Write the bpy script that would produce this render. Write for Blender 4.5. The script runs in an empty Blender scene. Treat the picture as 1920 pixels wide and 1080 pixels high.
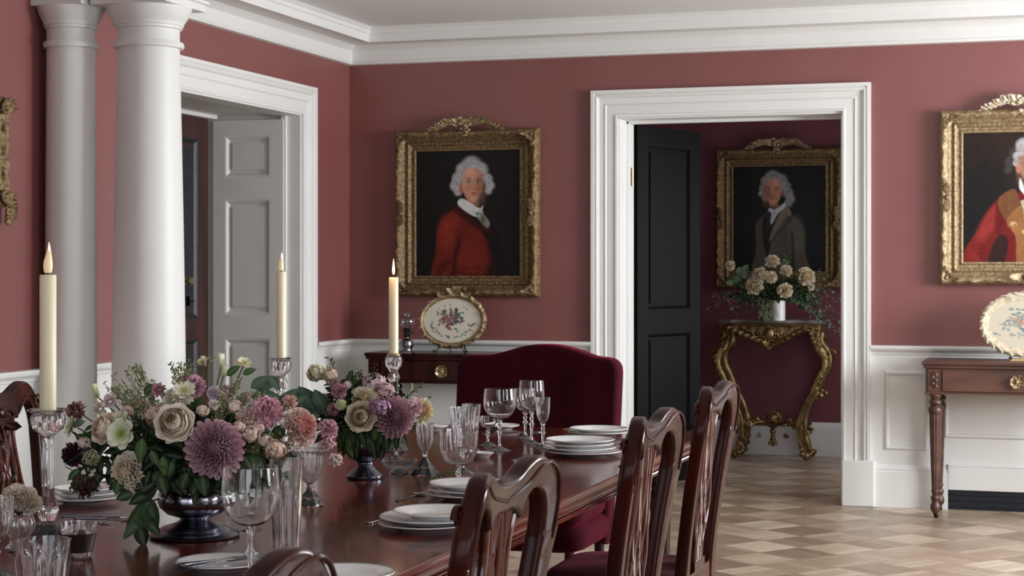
import bpy, bmesh, math, random
import numpy as np
from mathutils import Vector as V, Matrix, noise
R = random.Random(7)
C = bpy.context.scene.collection
pi = math.pi; cos = math.cos; sin = math.sin
def lin(c):
    c = c/255.0
    return c/12.92 if c <= 0.04045 else ((c+0.055)/1.055)**2.4
def rgb(r, g, b): return (lin(r), lin(g), lin(b), 1.0)

# ------------------------------------------------------------------ mesh builder
class MB:
    def __init__(s): s.v = []; s.f = []; s.c = []; s.usecol = False
    def add(s, vs, fs, col=None):
        o = len(s.v); s.v += [tuple(p) for p in vs]
        s.f += [tuple(i+o for i in f) for f in fs]
        if col is not None: s.usecol = True
        if col is not None and len(col) == len(vs) and not isinstance(col[0], float): s.c += list(col)
        else: s.c += [tuple(col) if col is not None else (1,1,1,1)]*len(vs)
        return s
    def box(s, a, b, col=None):
        x0,y0,z0 = a; x1,y1,z1 = b
        return s.add([(x0,y0,z0),(x1,y0,z0),(x1,y1,z0),(x0,y1,z0),(x0,y0,z1),(x1,y0,z1),(x1,y1,z1),(x0,y1,z1)],
              [(0,3,2,1),(4,5,6,7),(0,1,5,4),(1,2,6,5),(2,3,7,6),(3,0,4,7)], col)
    def lathe(s, prof, seg=32, c=(0,0,0), fl=None, closed=False, col=None, axis=None, sx=1, sy=1):
        """prof: list of (r,z). fl(theta, i) multiplies the radius."""
        vs = []; n = len(prof)
        for i,(r,z) in enumerate(prof):
            for k in range(seg):
                t = 2*pi*k/seg; rr = r*(fl(t,i) if fl else 1)
                vs.append((c[0]+rr*cos(t)*sx, c[1]+rr*sin(t)*sy, c[2]+z))
        fs = []
        m = n if closed else n-1
        for i in range(m):
            j = (i+1) % n
            for k in range(seg):
                l = (k+1) % seg
                fs.append((i*seg+k, i*seg+l, j*seg+l, j*seg+k))
        if not closed:
            if prof[0][0] > 1e-5: fs.append(tuple(reversed(range(seg))))
            if prof[-1][0] > 1e-5: fs.append(tuple((n-1)*seg+k for k in range(seg)))
        return s.add(vs, fs, col)
    def tube(s, path, rad, seg=10, col=None, flat=1.0, up=(0,0,1), cap=True):
        path = [V(p) for p in path]; n = len(path)
        if not hasattr(rad, '__len__'): rad = [rad]*n
        vs = []; fs = []
        nrm = None
        for i,p in enumerate(path):
            t = (path[min(i+1,n-1)]-path[max(i-1,0)])
            if t.length < 1e-9: t = V((0,0,1))
            t.normalize()
            if nrm is None:
                a = V(up)
                if abs(a.dot(t)) > .95: a = V((1,0,0))
                nrm = (a - t*a.dot(t)).normalized()
            else:
                nrm = (nrm - t*nrm.dot(t))
                nrm = nrm.normalized() if nrm.length > 1e-6 else t.orthogonal().normalized()
            b = t.cross(nrm)
            for k in range(seg):
                a = 2*pi*k/seg
                vs.append(p + nrm*(cos(a)*rad[i]*flat) + b*(sin(a)*rad[i]))
        for i in range(n-1):
            for k in range(seg):
                l = (k+1) % seg
                fs.append((i*seg+k, i*seg+l, (i+1)*seg+l, (i+1)*seg+k))
        if cap:
            fs.append(tuple(reversed(range(seg)))); fs.append(tuple((n-1)*seg+k for k in range(seg)))
        return s.add(vs, fs, col)
    def ball(s, c, r, seg=10, rings=6, col=None, m=None):
        """r scalar or triple; m optional 3x3 rotation"""
        if not hasattr(r,'__len__'): r = (r,r,r)
        vs = []; fs = []
        c = V(c)
        for i in range(rings+1):
            ph = pi*i/rings
            for k in range(seg):
                a = 2*pi*k/seg
                p = V((r[0]*sin(ph)*cos(a), r[1]*sin(ph)*sin(a), r[2]*cos(ph)))
                if m: p = m @ p
                vs.append(c+p)
        for i in range(rings):
            for k in range(seg):
                l = (k+1) % seg
                fs.append((i*seg+k, (i+1)*seg+k, (i+1)*seg+l, i*seg+l))
        return s.add(vs, fs, col)
    def octa(s, c, r, col=None):
        c = V(c); q = R.random()*3
        a = V((cos(q)*r, sin(q)*r, 0)); b = V((-sin(q)*r, cos(q)*r, 0)); z = V((0,0,r))
        return s.add([c+a,c+b,c-a,c-b,c+z,c-z], [(0,1,4),(1,2,4),(2,3,4),(3,0,4),(1,0,5),(2,1,5),(3,2,5),(0,3,5)], col)
    def grid(s, pts, col=None, flip=False):
        n = len(pts); m = len(pts[0]); vs = [p for row in pts for p in row]; fs = []
        for i in range(n-1):
            for j in range(m-1):
                f = (i*m+j, i*m+j+1, (i+1)*m+j+1, (i+1)*m+j)
                fs.append(tuple(reversed(f)) if flip else f)
        return s.add(vs, fs, col)
    def sweep(s, path, prof, N, closed=False, sub=None, disp=None, col=None):
        """mitred sweep of an open profile [(w,h)] along path in the plane with normal N; w = to the left of travel seen against N.. (N x t), h along N"""
        N = V(N).normalized(); path = [V(p) for p in path]
        n = len(path)
        def dirs(i):
            return (path[(i+1) % n]-path[i]).normalized()
        P = []; M = []
        for i in range(n):
            if closed or 0 < i < n-1:
                a = N.cross(dirs((i-1) % n)); b = N.cross(dirs(i))
                m = (a+b); m = m/ max(1e-6, m.dot(a))
            elif i == 0: m = N.cross(dirs(0))
            else: m = N.cross((path[-1]-path[-2]).normalized())
            P.append(path[i]); M.append(m)
        if closed: P.append(P[0]); M.append(M[0])
        if sub:
            P2 = []; M2 = []
            for i in range(len(P)-1):
                L = (P[i+1]-P[i]).length; k = max(1, int(L/sub))
                for j in range(k):
                    t = j/k; P2.append(P[i].lerp(P[i+1], t)); M2.append(M[i].lerp(M[i+1], t))
            P2.append(P[-1]); M2.append(M[-1]); P = P2; M = M2
        rows = []; dist = 0
        for i in range(len(P)):
            if i: dist += (P[i]-P[i-1]).length
            row = []
            for j,(w,h) in enumerate(prof):
                dw, dh = disp(dist, j) if disp else (0,0)
                row.append(P[i] + M[i]*(w+dw) + N*(h+dh))
            rows.append(row)
        s.grid(rows, col)
        return s
    def build(s, name, mat, parent=None, smooth=35, bevel=0, bseg=2, sub=0, loc=None, solid=0):
        me = bpy.data.meshes.new(name)
        me.from_pydata([tuple(p) for p in s.v], [], s.f)
        me.validate(); me.update()
        if s.usecol and len(me.vertices) == len(s.c):
            at = me.color_attributes.new('Col', 'FLOAT_COLOR', 'POINT')
            at.data.foreach_set('color', np.array(s.c, dtype=np.float32).ravel())
        o = bpy.data.objects.new(name, me); C.objects.link(o)
        if mat: me.materials.append(mat)
        if bevel or sub or smooth:
            bm = bmesh.new(); bm.from_mesh(me)
            bmesh.ops.remove_doubles(bm, verts=bm.verts, dist=1e-5)
            bmesh.ops.recalc_face_normals(bm, faces=bm.faces)
            bm.to_mesh(me); bm.free()
        if smooth:
            me.polygons.foreach_set('use_smooth', [True]*len(me.polygons))
            if smooth < 180: me.set_sharp_from_angle(angle=math.radians(smooth))
        if bevel:
            m = o.modifiers.new('b','BEVEL'); m.width = bevel; m.segments = bseg; m.limit_method = 'ANGLE'; m.angle_limit = math.radians(40)
            m.harden_normals = False
        if sub:
            m = o.modifiers.new('s','SUBSURF'); m.levels = sub; m.render_levels = sub
        if solid:
            m = o.modifiers.new('t','SOLIDIFY'); m.thickness = solid
        if parent is not None: o.parent = parent
        if loc is not None: o.location = loc
        return o
def raw(name, me, mat, parent=None):
    o = bpy.data.objects.new(name, me); C.objects.link(o); me.materials.clear(); me.materials.append(mat)
    if parent is not None: o.parent = parent
    return o
def fill2d(polys, ext, bev=0.0, plane='yz', bseg=2):
    """filled 2D outlines (holes = further outlines) extruded both ways; returns a mesh"""
    cu = bpy.data.curves.new('f','CURVE'); cu.dimensions = '2D'; cu.fill_mode = 'BOTH'
    cu.extrude = max(0.0, ext-bev); cu.bevel_depth = bev; cu.bevel_resolution = bseg
    for pl in polys:
        sp = cu.splines.new('POLY'); sp.points.add(len(pl)-1); sp.use_cyclic_u = True
        for i,(a,b) in enumerate(pl): sp.points[i].co = (a,b,0,1)
    o = bpy.data.objects.new('f', cu); C.objects.link(o)
    dg = bpy.context.evaluated_depsgraph_get()
    me = bpy.data.meshes.new_from_object(o.evaluated_get(dg))
    bpy.data.objects.remove(o); bpy.data.curves.remove(cu)
    bm = bmesh.new(); bm.from_mesh(me)
    bmesh.ops.remove_doubles(bm, verts=bm.verts, dist=1e-5)
    for v in bm.verts:
        x,y,z = v.co
        if plane == 'yz': v.co = (z,x,y)
        elif plane == 'xz': v.co = (x,-z,y)
    bmesh.ops.recalc_face_normals(bm, faces=bm.faces)
    bm.to_mesh(me); bm.free()
    me.polygons.foreach_set('use_smooth', [True]*len(me.polygons)); me.set_sharp_from_angle(angle=math.radians(40))
    return me
def addmesh(mb, me):
    mb.add([v.co[:] for v in me.vertices], [tuple(p.vertices) for p in me.polygons])
def cat(pts, n=8, closed=False):
    """Catmull-Rom resample"""
    out = []; P = [V(p) if len(p) == 3 else V((p[0],p[1],0)) for p in pts]; m = len(P); two = len(pts[0]) == 2
    rng = range(m) if closed else range(m-1)
    for i in rng:
        if closed: a,b,c,d = P[(i-1)%m],P[i],P[(i+1)%m],P[(i+2)%m]
        else: a,b,c,d = P[max(i-1,0)],P[i],P[i+1],P[min(i+2,m-1)]
        for k in range(n):
            t = k/n
            out.append(.5*((2*b)+(c-a)*t+(2*a-5*b+4*c-d)*t*t+(3*b-a-3*c+d)*t**3))
    if not closed: out.append(P[-1])
    return [(p.x,p.y) for p in out] if two else out
def interp(tab, t):
    for i in range(len(tab)-1):
        if t <= tab[i+1][0]:
            a,b = tab[i],tab[i+1]; u = (t-a[0])/max(1e-9,b[0]-a[0]); return a[1]+(b[1]-a[1])*u
    return tab[-1][1]

# ------------------------------------------------------------------ objects and labels
def tag(o, label, cat_, group=None):
    o['label'] = label; o['category'] = cat_
    if group: o['group'] = group
    return o
def thing(name, label, cat_, loc=(0,0,0), rz=0, group=None):
    o = bpy.data.objects.new(name, None); C.objects.link(o); o.empty_display_size = .1
    o.location = loc; o.rotation_euler = (0,0,rz)
    return tag(o, label, cat_, group)
def struct(o): o['kind'] = 'structure'; return o
def dup(root, loc, rz=None, label=None, sc=None):
    r = root.copy(); C.objects.link(r); r.location = loc
    if rz is not None: r.rotation_euler = (0,0,rz)
    if label: r['label'] = label
    if sc: r.scale = (sc,sc,sc)
    def kids(src, dst):
        for ch in src.children:
            c = ch.copy(); C.objects.link(c); c.parent = dst; kids(ch, c)
    kids(root, r)
    return r

# ------------------------------------------------------------------ materials
MATS = {}
def mat(name, col=(.8,.8,.8,1), rough=.5, metal=0, coat=0, coat_r=.1, spec=.5, sheen=0, trans=0, ior=1.45, sss=0, emit=None, es=0,
        attr=False, noise_amt=0, nscale=20, bump=0, bscale=60, bdist=.002, stretch=(1,1,1), col2=None, sheen_col=None):
    m = bpy.data.materials.new(name); m.use_nodes = True; nt = m.node_tree; n = nt.nodes; L = nt.links
    b = n['Principled BSDF']; b.inputs['Base Color'].default_value = col; b.inputs['Roughness'].default_value = rough
    b.inputs['Metallic'].default_value = metal; b.inputs['Coat Weight'].default_value = coat; b.inputs['Coat Roughness'].default_value = coat_r
    b.inputs['Specular IOR Level'].default_value = spec; b.inputs['Sheen Weight'].default_value = sheen
    if sheen: b.inputs['Sheen Roughness'].default_value = .35
    if sheen_col: b.inputs['Sheen Tint'].default_value = sheen_col
    b.inputs['Transmission Weight'].default_value = trans; b.inputs['IOR'].default_value = ior
    if sss: b.inputs['Subsurface Weight'].default_value = sss; b.inputs['Subsurface Radius'].default_value = (.02,.012,.008); b.inputs['Subsurface Scale'].default_value = 1
    if emit: b.inputs['Emission Color'].default_value = emit; b.inputs['Emission Strength'].default_value = es
    tc = n.new('ShaderNodeTexCoord'); mp = n.new('ShaderNodeMapping'); L.new(tc.outputs['Object'], mp.inputs[0]); mp.inputs['Scale'].default_value = stretch
    src = None
    if attr:
        a = n.new('ShaderNodeAttribute'); a.attribute_name = 'Col'; src = a.outputs['Color']; L.new(src, b.inputs['Base Color'])
    elif noise_amt or col2:
        t = n.new('ShaderNodeTexNoise'); t.inputs['Scale'].default_value = nscale; t.inputs['Detail'].default_value = 6; L.new(mp.outputs[0], t.inputs['Vector'])
        r = n.new('ShaderNodeValToRGB'); L.new(t.outputs['Fac'], r.inputs[0])
        c2 = col2 or tuple(c*(1-noise_amt) for c in col[:3])+(1,)
        r.color_ramp.elements[0].color = c2; r.color_ramp.elements[1].color = col
        r.color_ramp.elements[0].position = .35; r.color_ramp.elements[1].position = .65
        L.new(r.outputs[0], b.inputs['Base Color'])
    if bump:
        t = n.new('ShaderNodeTexNoise'); t.inputs['Scale'].default_value = bscale; t.inputs['Detail'].default_value = 4; L.new(mp.outputs[0], t.inputs['Vector'])
        u = n.new('ShaderNodeBump'); u.inputs['Strength'].default_value = bump; u.inputs['Distance'].default_value = bdist
        L.new(t.outputs['Fac'], u.inputs['Height']); L.new(u.outputs[0], b.inputs['Normal'])
    MATS[name] = m; return m
white = mat('white_paint', rgb(219,219,215), .45, noise_amt=.03, nscale=3)
wallm = mat('red_wall_paint', rgb(126,74,71), .44, col2=rgb(121,69,66), nscale=1.6, bump=.08, bscale=120, bdist=.001, spec=.9)
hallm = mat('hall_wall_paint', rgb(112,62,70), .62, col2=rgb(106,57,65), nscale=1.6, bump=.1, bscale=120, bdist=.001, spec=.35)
ceilm = mat('ceiling_paint', rgb(228,230,229), .8)
wood = mat('mahogany', rgb(62,24,17), .2, coat=.03, coat_r=.05, col2=rgb(28,11,8), spec=.2, nscale=9, stretch=(1,1,.12), bump=.06, bscale=80)
woodx = mat('mahogany_table', rgb(98,34,21), .2, coat=.22, coat_r=.06, col2=rgb(54,16,11), spec=.32, nscale=5, stretch=(5,.35,1))
wood_dk = mat('dark_console_wood', rgb(92,60,46), .42, coat=.15, coat_r=.25, col2=rgb(56,33,26), nscale=6, stretch=(.25,1,2))
wood_front = mat('dark_door_wood', rgb(70,34,26), .4, coat=.15, col2=rgb(34,16,14), nscale=8, stretch=(1,1,.1))
black_paint = mat('dark_door_panel', rgb(36,36,42), .4, noise_amt=.4, nscale=12, bump=.5, bscale=25, bdist=.004)
gilt = mat('aged_gilt', rgb(150,126,92), .5, metal=.62, col2=rgb(96,76,50), nscale=60, bump=.9, bscale=170, bdist=.005)
gilt_lt = mat('pale_gilt', rgb(176,156,122), .5, metal=.45, col2=rgb(124,102,70), nscale=60, bump=.8, bscale=150, bdist=.003)
gilt_con = mat('rich_gilt', rgb(168,142,98), .36, metal=.85, col2=rgb(110,88,56), nscale=18, bump=.6, bscale=130, bdist=.002)
brass = mat('brass', rgb(190,172,132), .35, metal=.9, noise_amt=.5, nscale=90)
silver = mat('silver', rgb(150,150,158), .16, metal=1, noise_amt=.35, nscale=14, bump=.1, bscale=40)
silver_dk = mat('pewter', rgb(112,112,122), .26, metal=1, noise_amt=.4, nscale=20)
velvet = mat('maroon_velvet', rgb(58,10,22), .9, sheen=.3, col2=rgb(44,7,17), nscale=5, bump=.3, bscale=300, bdist=.001, sheen_col=rgb(200,50,85), spec=.1)
velvet_dk = mat('dark_velvet', rgb(46,12,20), .9, sheen=.3, sheen_col=rgb(150,60,80), spec=.2)
porc = mat('white_porcelain', rgb(232,231,230), .18, coat=.5, coat_r=.05)
porc_rim = mat('porcelain_grey_rim', rgb(150,150,152), .2, coat=.5)
wax = mat('ivory_wax', rgb(236,226,192), .4, sss=.25, noise_amt=.04, nscale=12)
flame_m = mat('flame', rgb(255,220,160), .5, emit=rgb(255,205,130), es=9)
bulb_m = mat('wax_flame', rgb(232,212,176), .45, sss=.2, emit=rgb(255,215,160), es=.25)
petal_m = mat('petal', attr=True, rough=.6, sss=.0, spec=.25)
leaf_m = mat('leaf', attr=True, rough=.55, spec=.22)
paint_m = mat('oil_paint', attr=True, rough=.42, spec=.25, bump=.12, bscale=180, bdist=.001)
plate_m = mat('painted_porcelain', attr=True, rough=.3, coat=.3)
marble = mat('marble_top', rgb(150,140,135), .25, col2=rgb(90,80,76), nscale=8)
iron = mat('dark_metal', rgb(40,36,34), .4, metal=.9)
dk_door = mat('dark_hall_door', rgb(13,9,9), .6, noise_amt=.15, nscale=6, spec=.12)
void_m = mat('vent_dark', rgb(24,27,34), .6)
mirror = mat('mirror_glass', rgb(225,228,228), .03, metal=1)
cream_m = mat('cream_plaster', rgb(204,194,172), .55, col2=rgb(168,152,124), nscale=38, bump=.6, bscale=110, bdist=.003)
liquid = mat('dark_drink', rgb(50,30,24), .05, coat=1, trans=.3)
def glassmat(name, tint=(1,1,1,1), refl=1.0, rough=.0):
    m = bpy.data.materials.new(name); m.use_nodes = True; nt = m.node_tree; n = nt.nodes; L = nt.links
    n.remove(n['Principled BSDF']); out = n['Material Output']
    tr = n.new('ShaderNodeBsdfTransparent'); tr.inputs[0].default_value = tint
    gl = n.new('ShaderNodeBsdfGlossy'); gl.inputs['Roughness'].default_value = rough; gl.inputs[0].default_value = (1,1,1,1)
    fr = n.new('ShaderNodeLayerWeight'); fr.inputs[0].default_value = .5; pw = n.new('ShaderNodeMath'); pw.operation = 'POWER'; pw.inputs[1].default_value = 4.0; L.new(fr.outputs['Facing'], pw.inputs[0])
    mx = n.new('ShaderNodeMixShader'); mu = n.new('ShaderNodeMath'); mu.operation = 'MULTIPLY_ADD'; mu.inputs[1].default_value = refl*.6; mu.inputs[2].default_value = .045; mu.use_clamp = True
    L.new(pw.outputs[0], mu.inputs[0]); L.new(mu.outputs[0], mx.inputs[0]); L.new(tr.outputs[0], mx.inputs[1]); L.new(gl.outputs[0], mx.inputs[2]); L.new(mx.outputs[0], out.inputs[0])
    return m
thin = glassmat('thin_glass', (.985,.988,.99,1), 1.0, .02)
crystal = mat('cut_crystal', (1,1,1,1), .01, trans=.96, ior=1.52)
clear = mat('clear_glass', (1,1,1,1), .0, trans=1, ior=1.45)
wood_rib = mat('polished_ribbon_wood', rgb(92,48,40), .15, coat=1, coat_r=.08)
lampglass = glassmat('lamp_glass', (.88,.88,.92,1), 1.3, .05)

# parquet: square blocks set on the diagonal, tone per block, boards inside
def parquet():
    m = bpy.data.materials.new('parquet'); m.use_nodes = True; nt = m.node_tree; n = nt.nodes; L = nt.links
    b = n['Principled BSDF']
    tc = n.new('ShaderNodeTexCoord'); mp = n.new('ShaderNodeMapping'); L.new(tc.outputs['Object'], mp.inputs[0])
    mp.inputs['Rotation'].default_value = (0,0,math.radians(38)); S = 1/.27; mp.inputs['Scale'].default_value = (S,S,S)
    fl = n.new('ShaderNodeVectorMath'); fl.operation = 'FLOOR'; L.new(mp.outputs[0], fl.inputs[0])
    fc = n.new('ShaderNodeVectorMath'); fc.operation = 'FRACTION'; L.new(mp.outputs[0], fc.inputs[0])
    sp = n.new('ShaderNodeSeparateXYZ'); L.new(fl.outputs[0], sp.inputs[0])
    sf = n.new('ShaderNodeSeparateXYZ'); L.new(fc.outputs[0], sf.inputs[0])
    def M(op, a, b2=None, c=None, clamp=False):
        q = n.new('ShaderNodeMath'); q.operation = op; q.use_clamp = clamp
        for i,x in enumerate((a,b2,c)):
            if x is None: continue
            if isinstance(x,(int,float)): q.inputs[i].default_value = x
            else: L.new(x, q.inputs[i])
        return q.outputs[0]
    par = M('MODULO', M('ABSOLUTE', M('ADD', sp.outputs[0], sp.outputs[1])), 2)
    u = M('ADD', M('MULTIPLY', sf.outputs[0], par), M('MULTIPLY', sf.outputs[1], M('SUBTRACT', 1, par)))
    v = M('ADD', M('MULTIPLY', sf.outputs[1], par), M('MULTIPLY', sf.outputs[0], M('SUBTRACT', 1, par)))
    bd = M('FLOOR', M('MULTIPLY', u, 4))
    cmb = n.new('ShaderNodeCombineXYZ'); L.new(sp.outputs[0], cmb.inputs[0]); L.new(sp.outputs[1], cmb.inputs[1])
    wn = n.new('ShaderNodeTexWhiteNoise'); wn.noise_dimensions = '2D'; L.new(cmb.outputs[0], wn.inputs['Vector'])
    cm2 = n.new('ShaderNodeCombineXYZ'); L.new(sp.outputs[0], cm2.inputs[0]); L.new(sp.outputs[1], cm2.inputs[1]); L.new(bd, cm2.inputs[2])
    wn2 = n.new('ShaderNodeTexWhiteNoise'); wn2.noise_dimensions = '3D'; L.new(cm2.outputs[0], wn2.inputs['Vector'])
    cm3 = n.new('ShaderNodeCombineXYZ'); L.new(M('MULTIPLY', u, 26), cm3.inputs[0]); L.new(M('MULTIPLY', v, 2.5), cm3.inputs[1]); L.new(M('MULTIPLY', wn2.outputs['Value'], 40), cm3.inputs[2])
    gn = n.new('ShaderNodeTexNoise'); gn.inputs['Scale'].default_value = 1.5; gn.inputs['Detail'].default_value = 5; L.new(cm3.outputs[0], gn.inputs['Vector'])
    t = M('ADD', M('ADD', M('MULTIPLY', wn.outputs['Value'], .30), M('MULTIPLY', par, .22)), M('ADD', M('MULTIPLY', wn2.outputs['Value'], .18), M('MULTIPLY', gn.outputs['Fac'], .42)))
    rp = n.new('ShaderNodeValToRGB'); L.new(t, rp.inputs[0]); e = rp.color_ramp.elements
    e[0].position = .2; e[0].color = rgb(118,98,82); e[1].position = .95; e[1].color = rgb(206,190,168)
    k = rp.color_ramp.elements.new(.55); k.color = rgb(160,139,118)
    fu = M('FRACT', M('MULTIPLY', u, 4))
    e1 = M('MINIMUM', M('MINIMUM', fu, M('SUBTRACT', 1, fu)), M('MULTIPLY', M('MINIMUM', v, M('SUBTRACT', 1, v)), 4))
    seam = M('SMOOTH_MIN', M('MULTIPLY', e1, 25), 1, .1)
    mx = n.new('ShaderNodeMix'); mx.data_type = 'RGBA'; mx.blend_type = 'MIX'; L.new(seam, mx.inputs[0]); mx.inputs[6].default_value = rgb(96,72,54); L.new(rp.outputs[0], mx.inputs[7])
    L.new(mx.outputs[2], b.inputs['Base Color']); b.inputs['Roughness'].default_value = .3
    nr = n.new('ShaderNodeTexNoise'); nr.inputs['Scale'].default_value = 3; L.new(tc.outputs['Object'], nr.inputs['Vector'])
    mr = n.new('ShaderNodeMapRange'); L.new(nr.outputs['Fac'], mr.inputs[0]); mr.inputs[3].default_value = .24; mr.inputs[4].default_value = .42; L.new(mr.outputs[0], b.inputs['Roughness'])
    bp = n.new('ShaderNodeBump'); bp.inputs['Strength'].default_value = .25; bp.inputs['Distance'].default_value = .002; L.new(seam, bp.inputs['Height']); L.new(bp.outputs[0], b.inputs['Normal'])
    return m
parq = parquet()

# ------------------------------------------------------------------ camera
FPX = 3300.0; HC = 1.4; YAW = math.atan(1040/3300.0); HOR = 505.0
cy, sy = cos(YAW), sin(YAW)
cam = bpy.data.cameras.new('camera'); co = bpy.data.objects.new('camera', cam); C.objects.link(co)
co.location = (0,0,HC); co.rotation_euler = (pi/2,0,YAW); cam.sensor_width = 36; cam.lens = FPX/1920*36
cam.shift_y = -(540-HOR)/1920; cam.clip_start = .05
cam.dof.use_dof = True; cam.dof.focus_distance = 5.0; cam.dof.aperture_fstop = 13
bpy.context.scene.camera = co
def PD(px, py, d):
    """a point seen at (px,py) at depth d"""
    u = (px-960)/FPX*d
    return V((-d*sy+u*cy, d*cy+u*sy, HC-(py-HOR)*d/FPX))
def XY(px, d): p = PD(px, HOR, d); return p.x, p.y

# ------------------------------------------------------------------ the room
XL, XR, YB, YF, ZC = -4.44, 3.0, 10.58, -2.2, 2.93
DX0, DX1, DZ = -2.645, -1.27, 2.34           # opening in the back wall
LY0, LY1, LZ = 8.05, 9.80, 2.345             # opening in the left wall
TH = .35
def wall(name, m, boxes):
    b = MB()
    for a in boxes: b.box(*a)
    return struct(b.build(name, m, smooth=0))
f = MB().box((-5.6,YF-.3,-.1),(XR+.3,13.7,0)); struct(f.build('floor', parq, smooth=0))
f = MB().box((-5.6,YF-.3,ZC),(XR+.3,13.7,ZC+.12)); struct(f.build('ceiling', ceilm, smooth=0))
wall('wall_back', wallm, [((XL-.6,YB,0),(DX0,YB+TH,ZC)), ((DX1,YB,0),(XR+.3,YB+TH,ZC)), ((DX0,YB,DZ),(DX1,YB+TH,ZC))])
wall('wall_left', wallm, [((XL-.14,YF-.3,0),(XL,LY0,ZC)), ((XL-.14,LY1,0),(XL,YB,ZC)), ((XL-.14,LY0,LZ),(XL,LY1,ZC))])
wall('wall_front', wallm, [((XL-.14,YF-.3,0),(-3.6,YF,ZC)), ((-3.6,YF-.3,0),(1.6,YF,.45)), ((-3.6,YF-.3,2.55),(1.6,YF,ZC)), ((-1.2,YF-.3,.45),(-.8,YF,2.55)), ((1.6,YF-.3,0),(XR+.3,YF,ZC))])
WIN = [(0.2,1.8),(3.4,5.1),(7.2,9.3)]
wb = []; y = YF-.3
for a,c in WIN: wb.append(((XR,y,0),(XR+.3,a,ZC))); wb += [((XR,a,0),(XR+.3,c,.45)), ((XR,a,2.6),(XR+.3,c,ZC))]; y = c
wb.append(((XR,y,0),(XR+.3,YB,ZC))); wall('wall_right', wallm, wb)
# sash windows in the right wall
for i,(a,c) in enumerate(WIN):
    b = MB()
    b.box((XR+.12,a,.45),(XR+.18,a+.06,2.6)); b.box((XR+.12,c-.06,.45),(XR+.18,c,2.6)); b.box((XR+.12,a,.45),(XR+.18,c,.52)); b.box((XR+.12,a,2.53),(XR+.18,c,2.6)); b.box((XR+.11,a,1.5),(XR+.19,c,1.56))
    for k in (1,2): yy = a+(c-a)*k/3; b.box((XR+.135,yy-.012,.5),(XR+.165,yy+.012,2.55))
    for zz in (1.0,2.05): b.box((XR+.135,a,zz-.012),(XR+.165,c,zz+.012))
    struct(b.build('window_%d'%(i+1), white, smooth=0))
# hall beyond the back opening
HYB = 13.3
wall('wall_hall_back', hallm, [((-3.4,HYB,0),(-.75,HYB+.2,ZC))])
wall('wall_hall_left', hallm, [((-3.4,YB+TH,0),(-3.2,HYB,ZC))])
wall('wall_hall_right', hallm, [((-.95,YB+TH,0),(-.75,11.5,ZC)), ((-.95,12.8,0),(-.75,HYB,ZC)), ((-.95,11.5,0),(-.75,12.8,.4)), ((-.95,11.5,2.3),(-.75,12.8,ZC))])
# vestibule behind the left opening
wall('wall_vestibule', white, [((-5.2,LY0-.02,LZ+.0),(XL-.14,LY1+.02,LZ+.1)), ((-5.2,LY1,0),(XL-.14,LY1+.1,LZ+.1)), ((-5.2,LY0-.1,0),(XL-.14,LY0,LZ+.1)), ((-5.2,LY0-.1,0),(-5.1,LY1+.1,LZ+.1))])

# mouldings -------------------------------------------------------------
def casing_prof(w, p=.045):
    # (distance out from the opening, protrusion)
    return [(0,-.0),(0,p*.55),(.012,p*.62),(.018,p*.45),(w*.42,p*.45),(w*.46,p*.62),(w*.5,p*.5),(w*.7,p*.55),(w*.74,p*.85),(w*.8,p*.95),(w*.86,p*.8),(w*.88,p),(w,p),(w,0)]
b = MB(); b.sweep([(DX0,YB,0),(DX0,YB,DZ),(DX1,YB,DZ),(DX1,YB,0)], [(w,h) for w,h in casing_prof(.165)], (0,-1,0))
def fixsign(path, prof, N, outdir_test): pass
struct(b.build('trim_1', white, smooth=25))
b = MB()
# jamb lining of the back opening
b.box((DX0-.001,YB-.002,0),(DX0+.012,YB+TH+.01,DZ)); b.box((DX1-.012,YB-.002,0),(DX1+.001,YB+TH+.01,DZ)); b.box((DX0,YB-.002,DZ-.012),(DX1,YB+TH+.01,DZ+.001))
b.box((DX0+.012,YB+.16,0),(DX0+.03,YB+.2,DZ-.012)); b.box((DX0+.012,YB+.16,DZ-.03),(DX1-.012,YB+.2,DZ-.012)); b.box((DX1-.03,YB+.16,0),(DX1-.012,YB+.2,DZ-.012))
struct(b.build('trim_2', white, smooth=0, bevel=.003))
# hinge
b = MB().box((DX0+.012,YB+.255,1.93),(DX0+.016,YB+.285,2.04)).tube([(DX0+.02,YB+.29,1.925),(DX0+.02,YB+.29,2.045)], .006, 10).box((DX0+.012,YB+.235,1.945),(DX0+.02,YB+.25,1.965))
tag(b.build('door_hinge', brass), 'small bare brass hinge left on white door jamb of the middle doorway', 'hinge')
# left opening casing
b = MB(); prof = casing_prof(.17)
prof2 = [(w*(.235/.17),h) for w,h in prof]
def casing_left():
    # right leg wider than head: the jamb bead shows
    b.sweep([(XL,LY0,0),(XL,LY0,LZ),(XL,LY1,LZ),(XL,LY1,0)], prof, (1,0,0))
casing_left(); struct(b.build('trim_3', white, smooth=25))
b = MB(); b.box((XL-.14,LY1-.012,0),(XL+.012,LY1+.001,LZ)); b.box((XL-.14,LY0-.001,0),(XL+.012,LY0+.012,LZ)); b.box((XL-.14,LY0,LZ-.012),(XL+.012,LY1,LZ+.001))
b.box((XL-.11,LY1-.035,0),(XL-.075,LY1-.012,LZ-.012))
struct(b.build('trim_4', white, smooth=0, bevel=.003))

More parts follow.
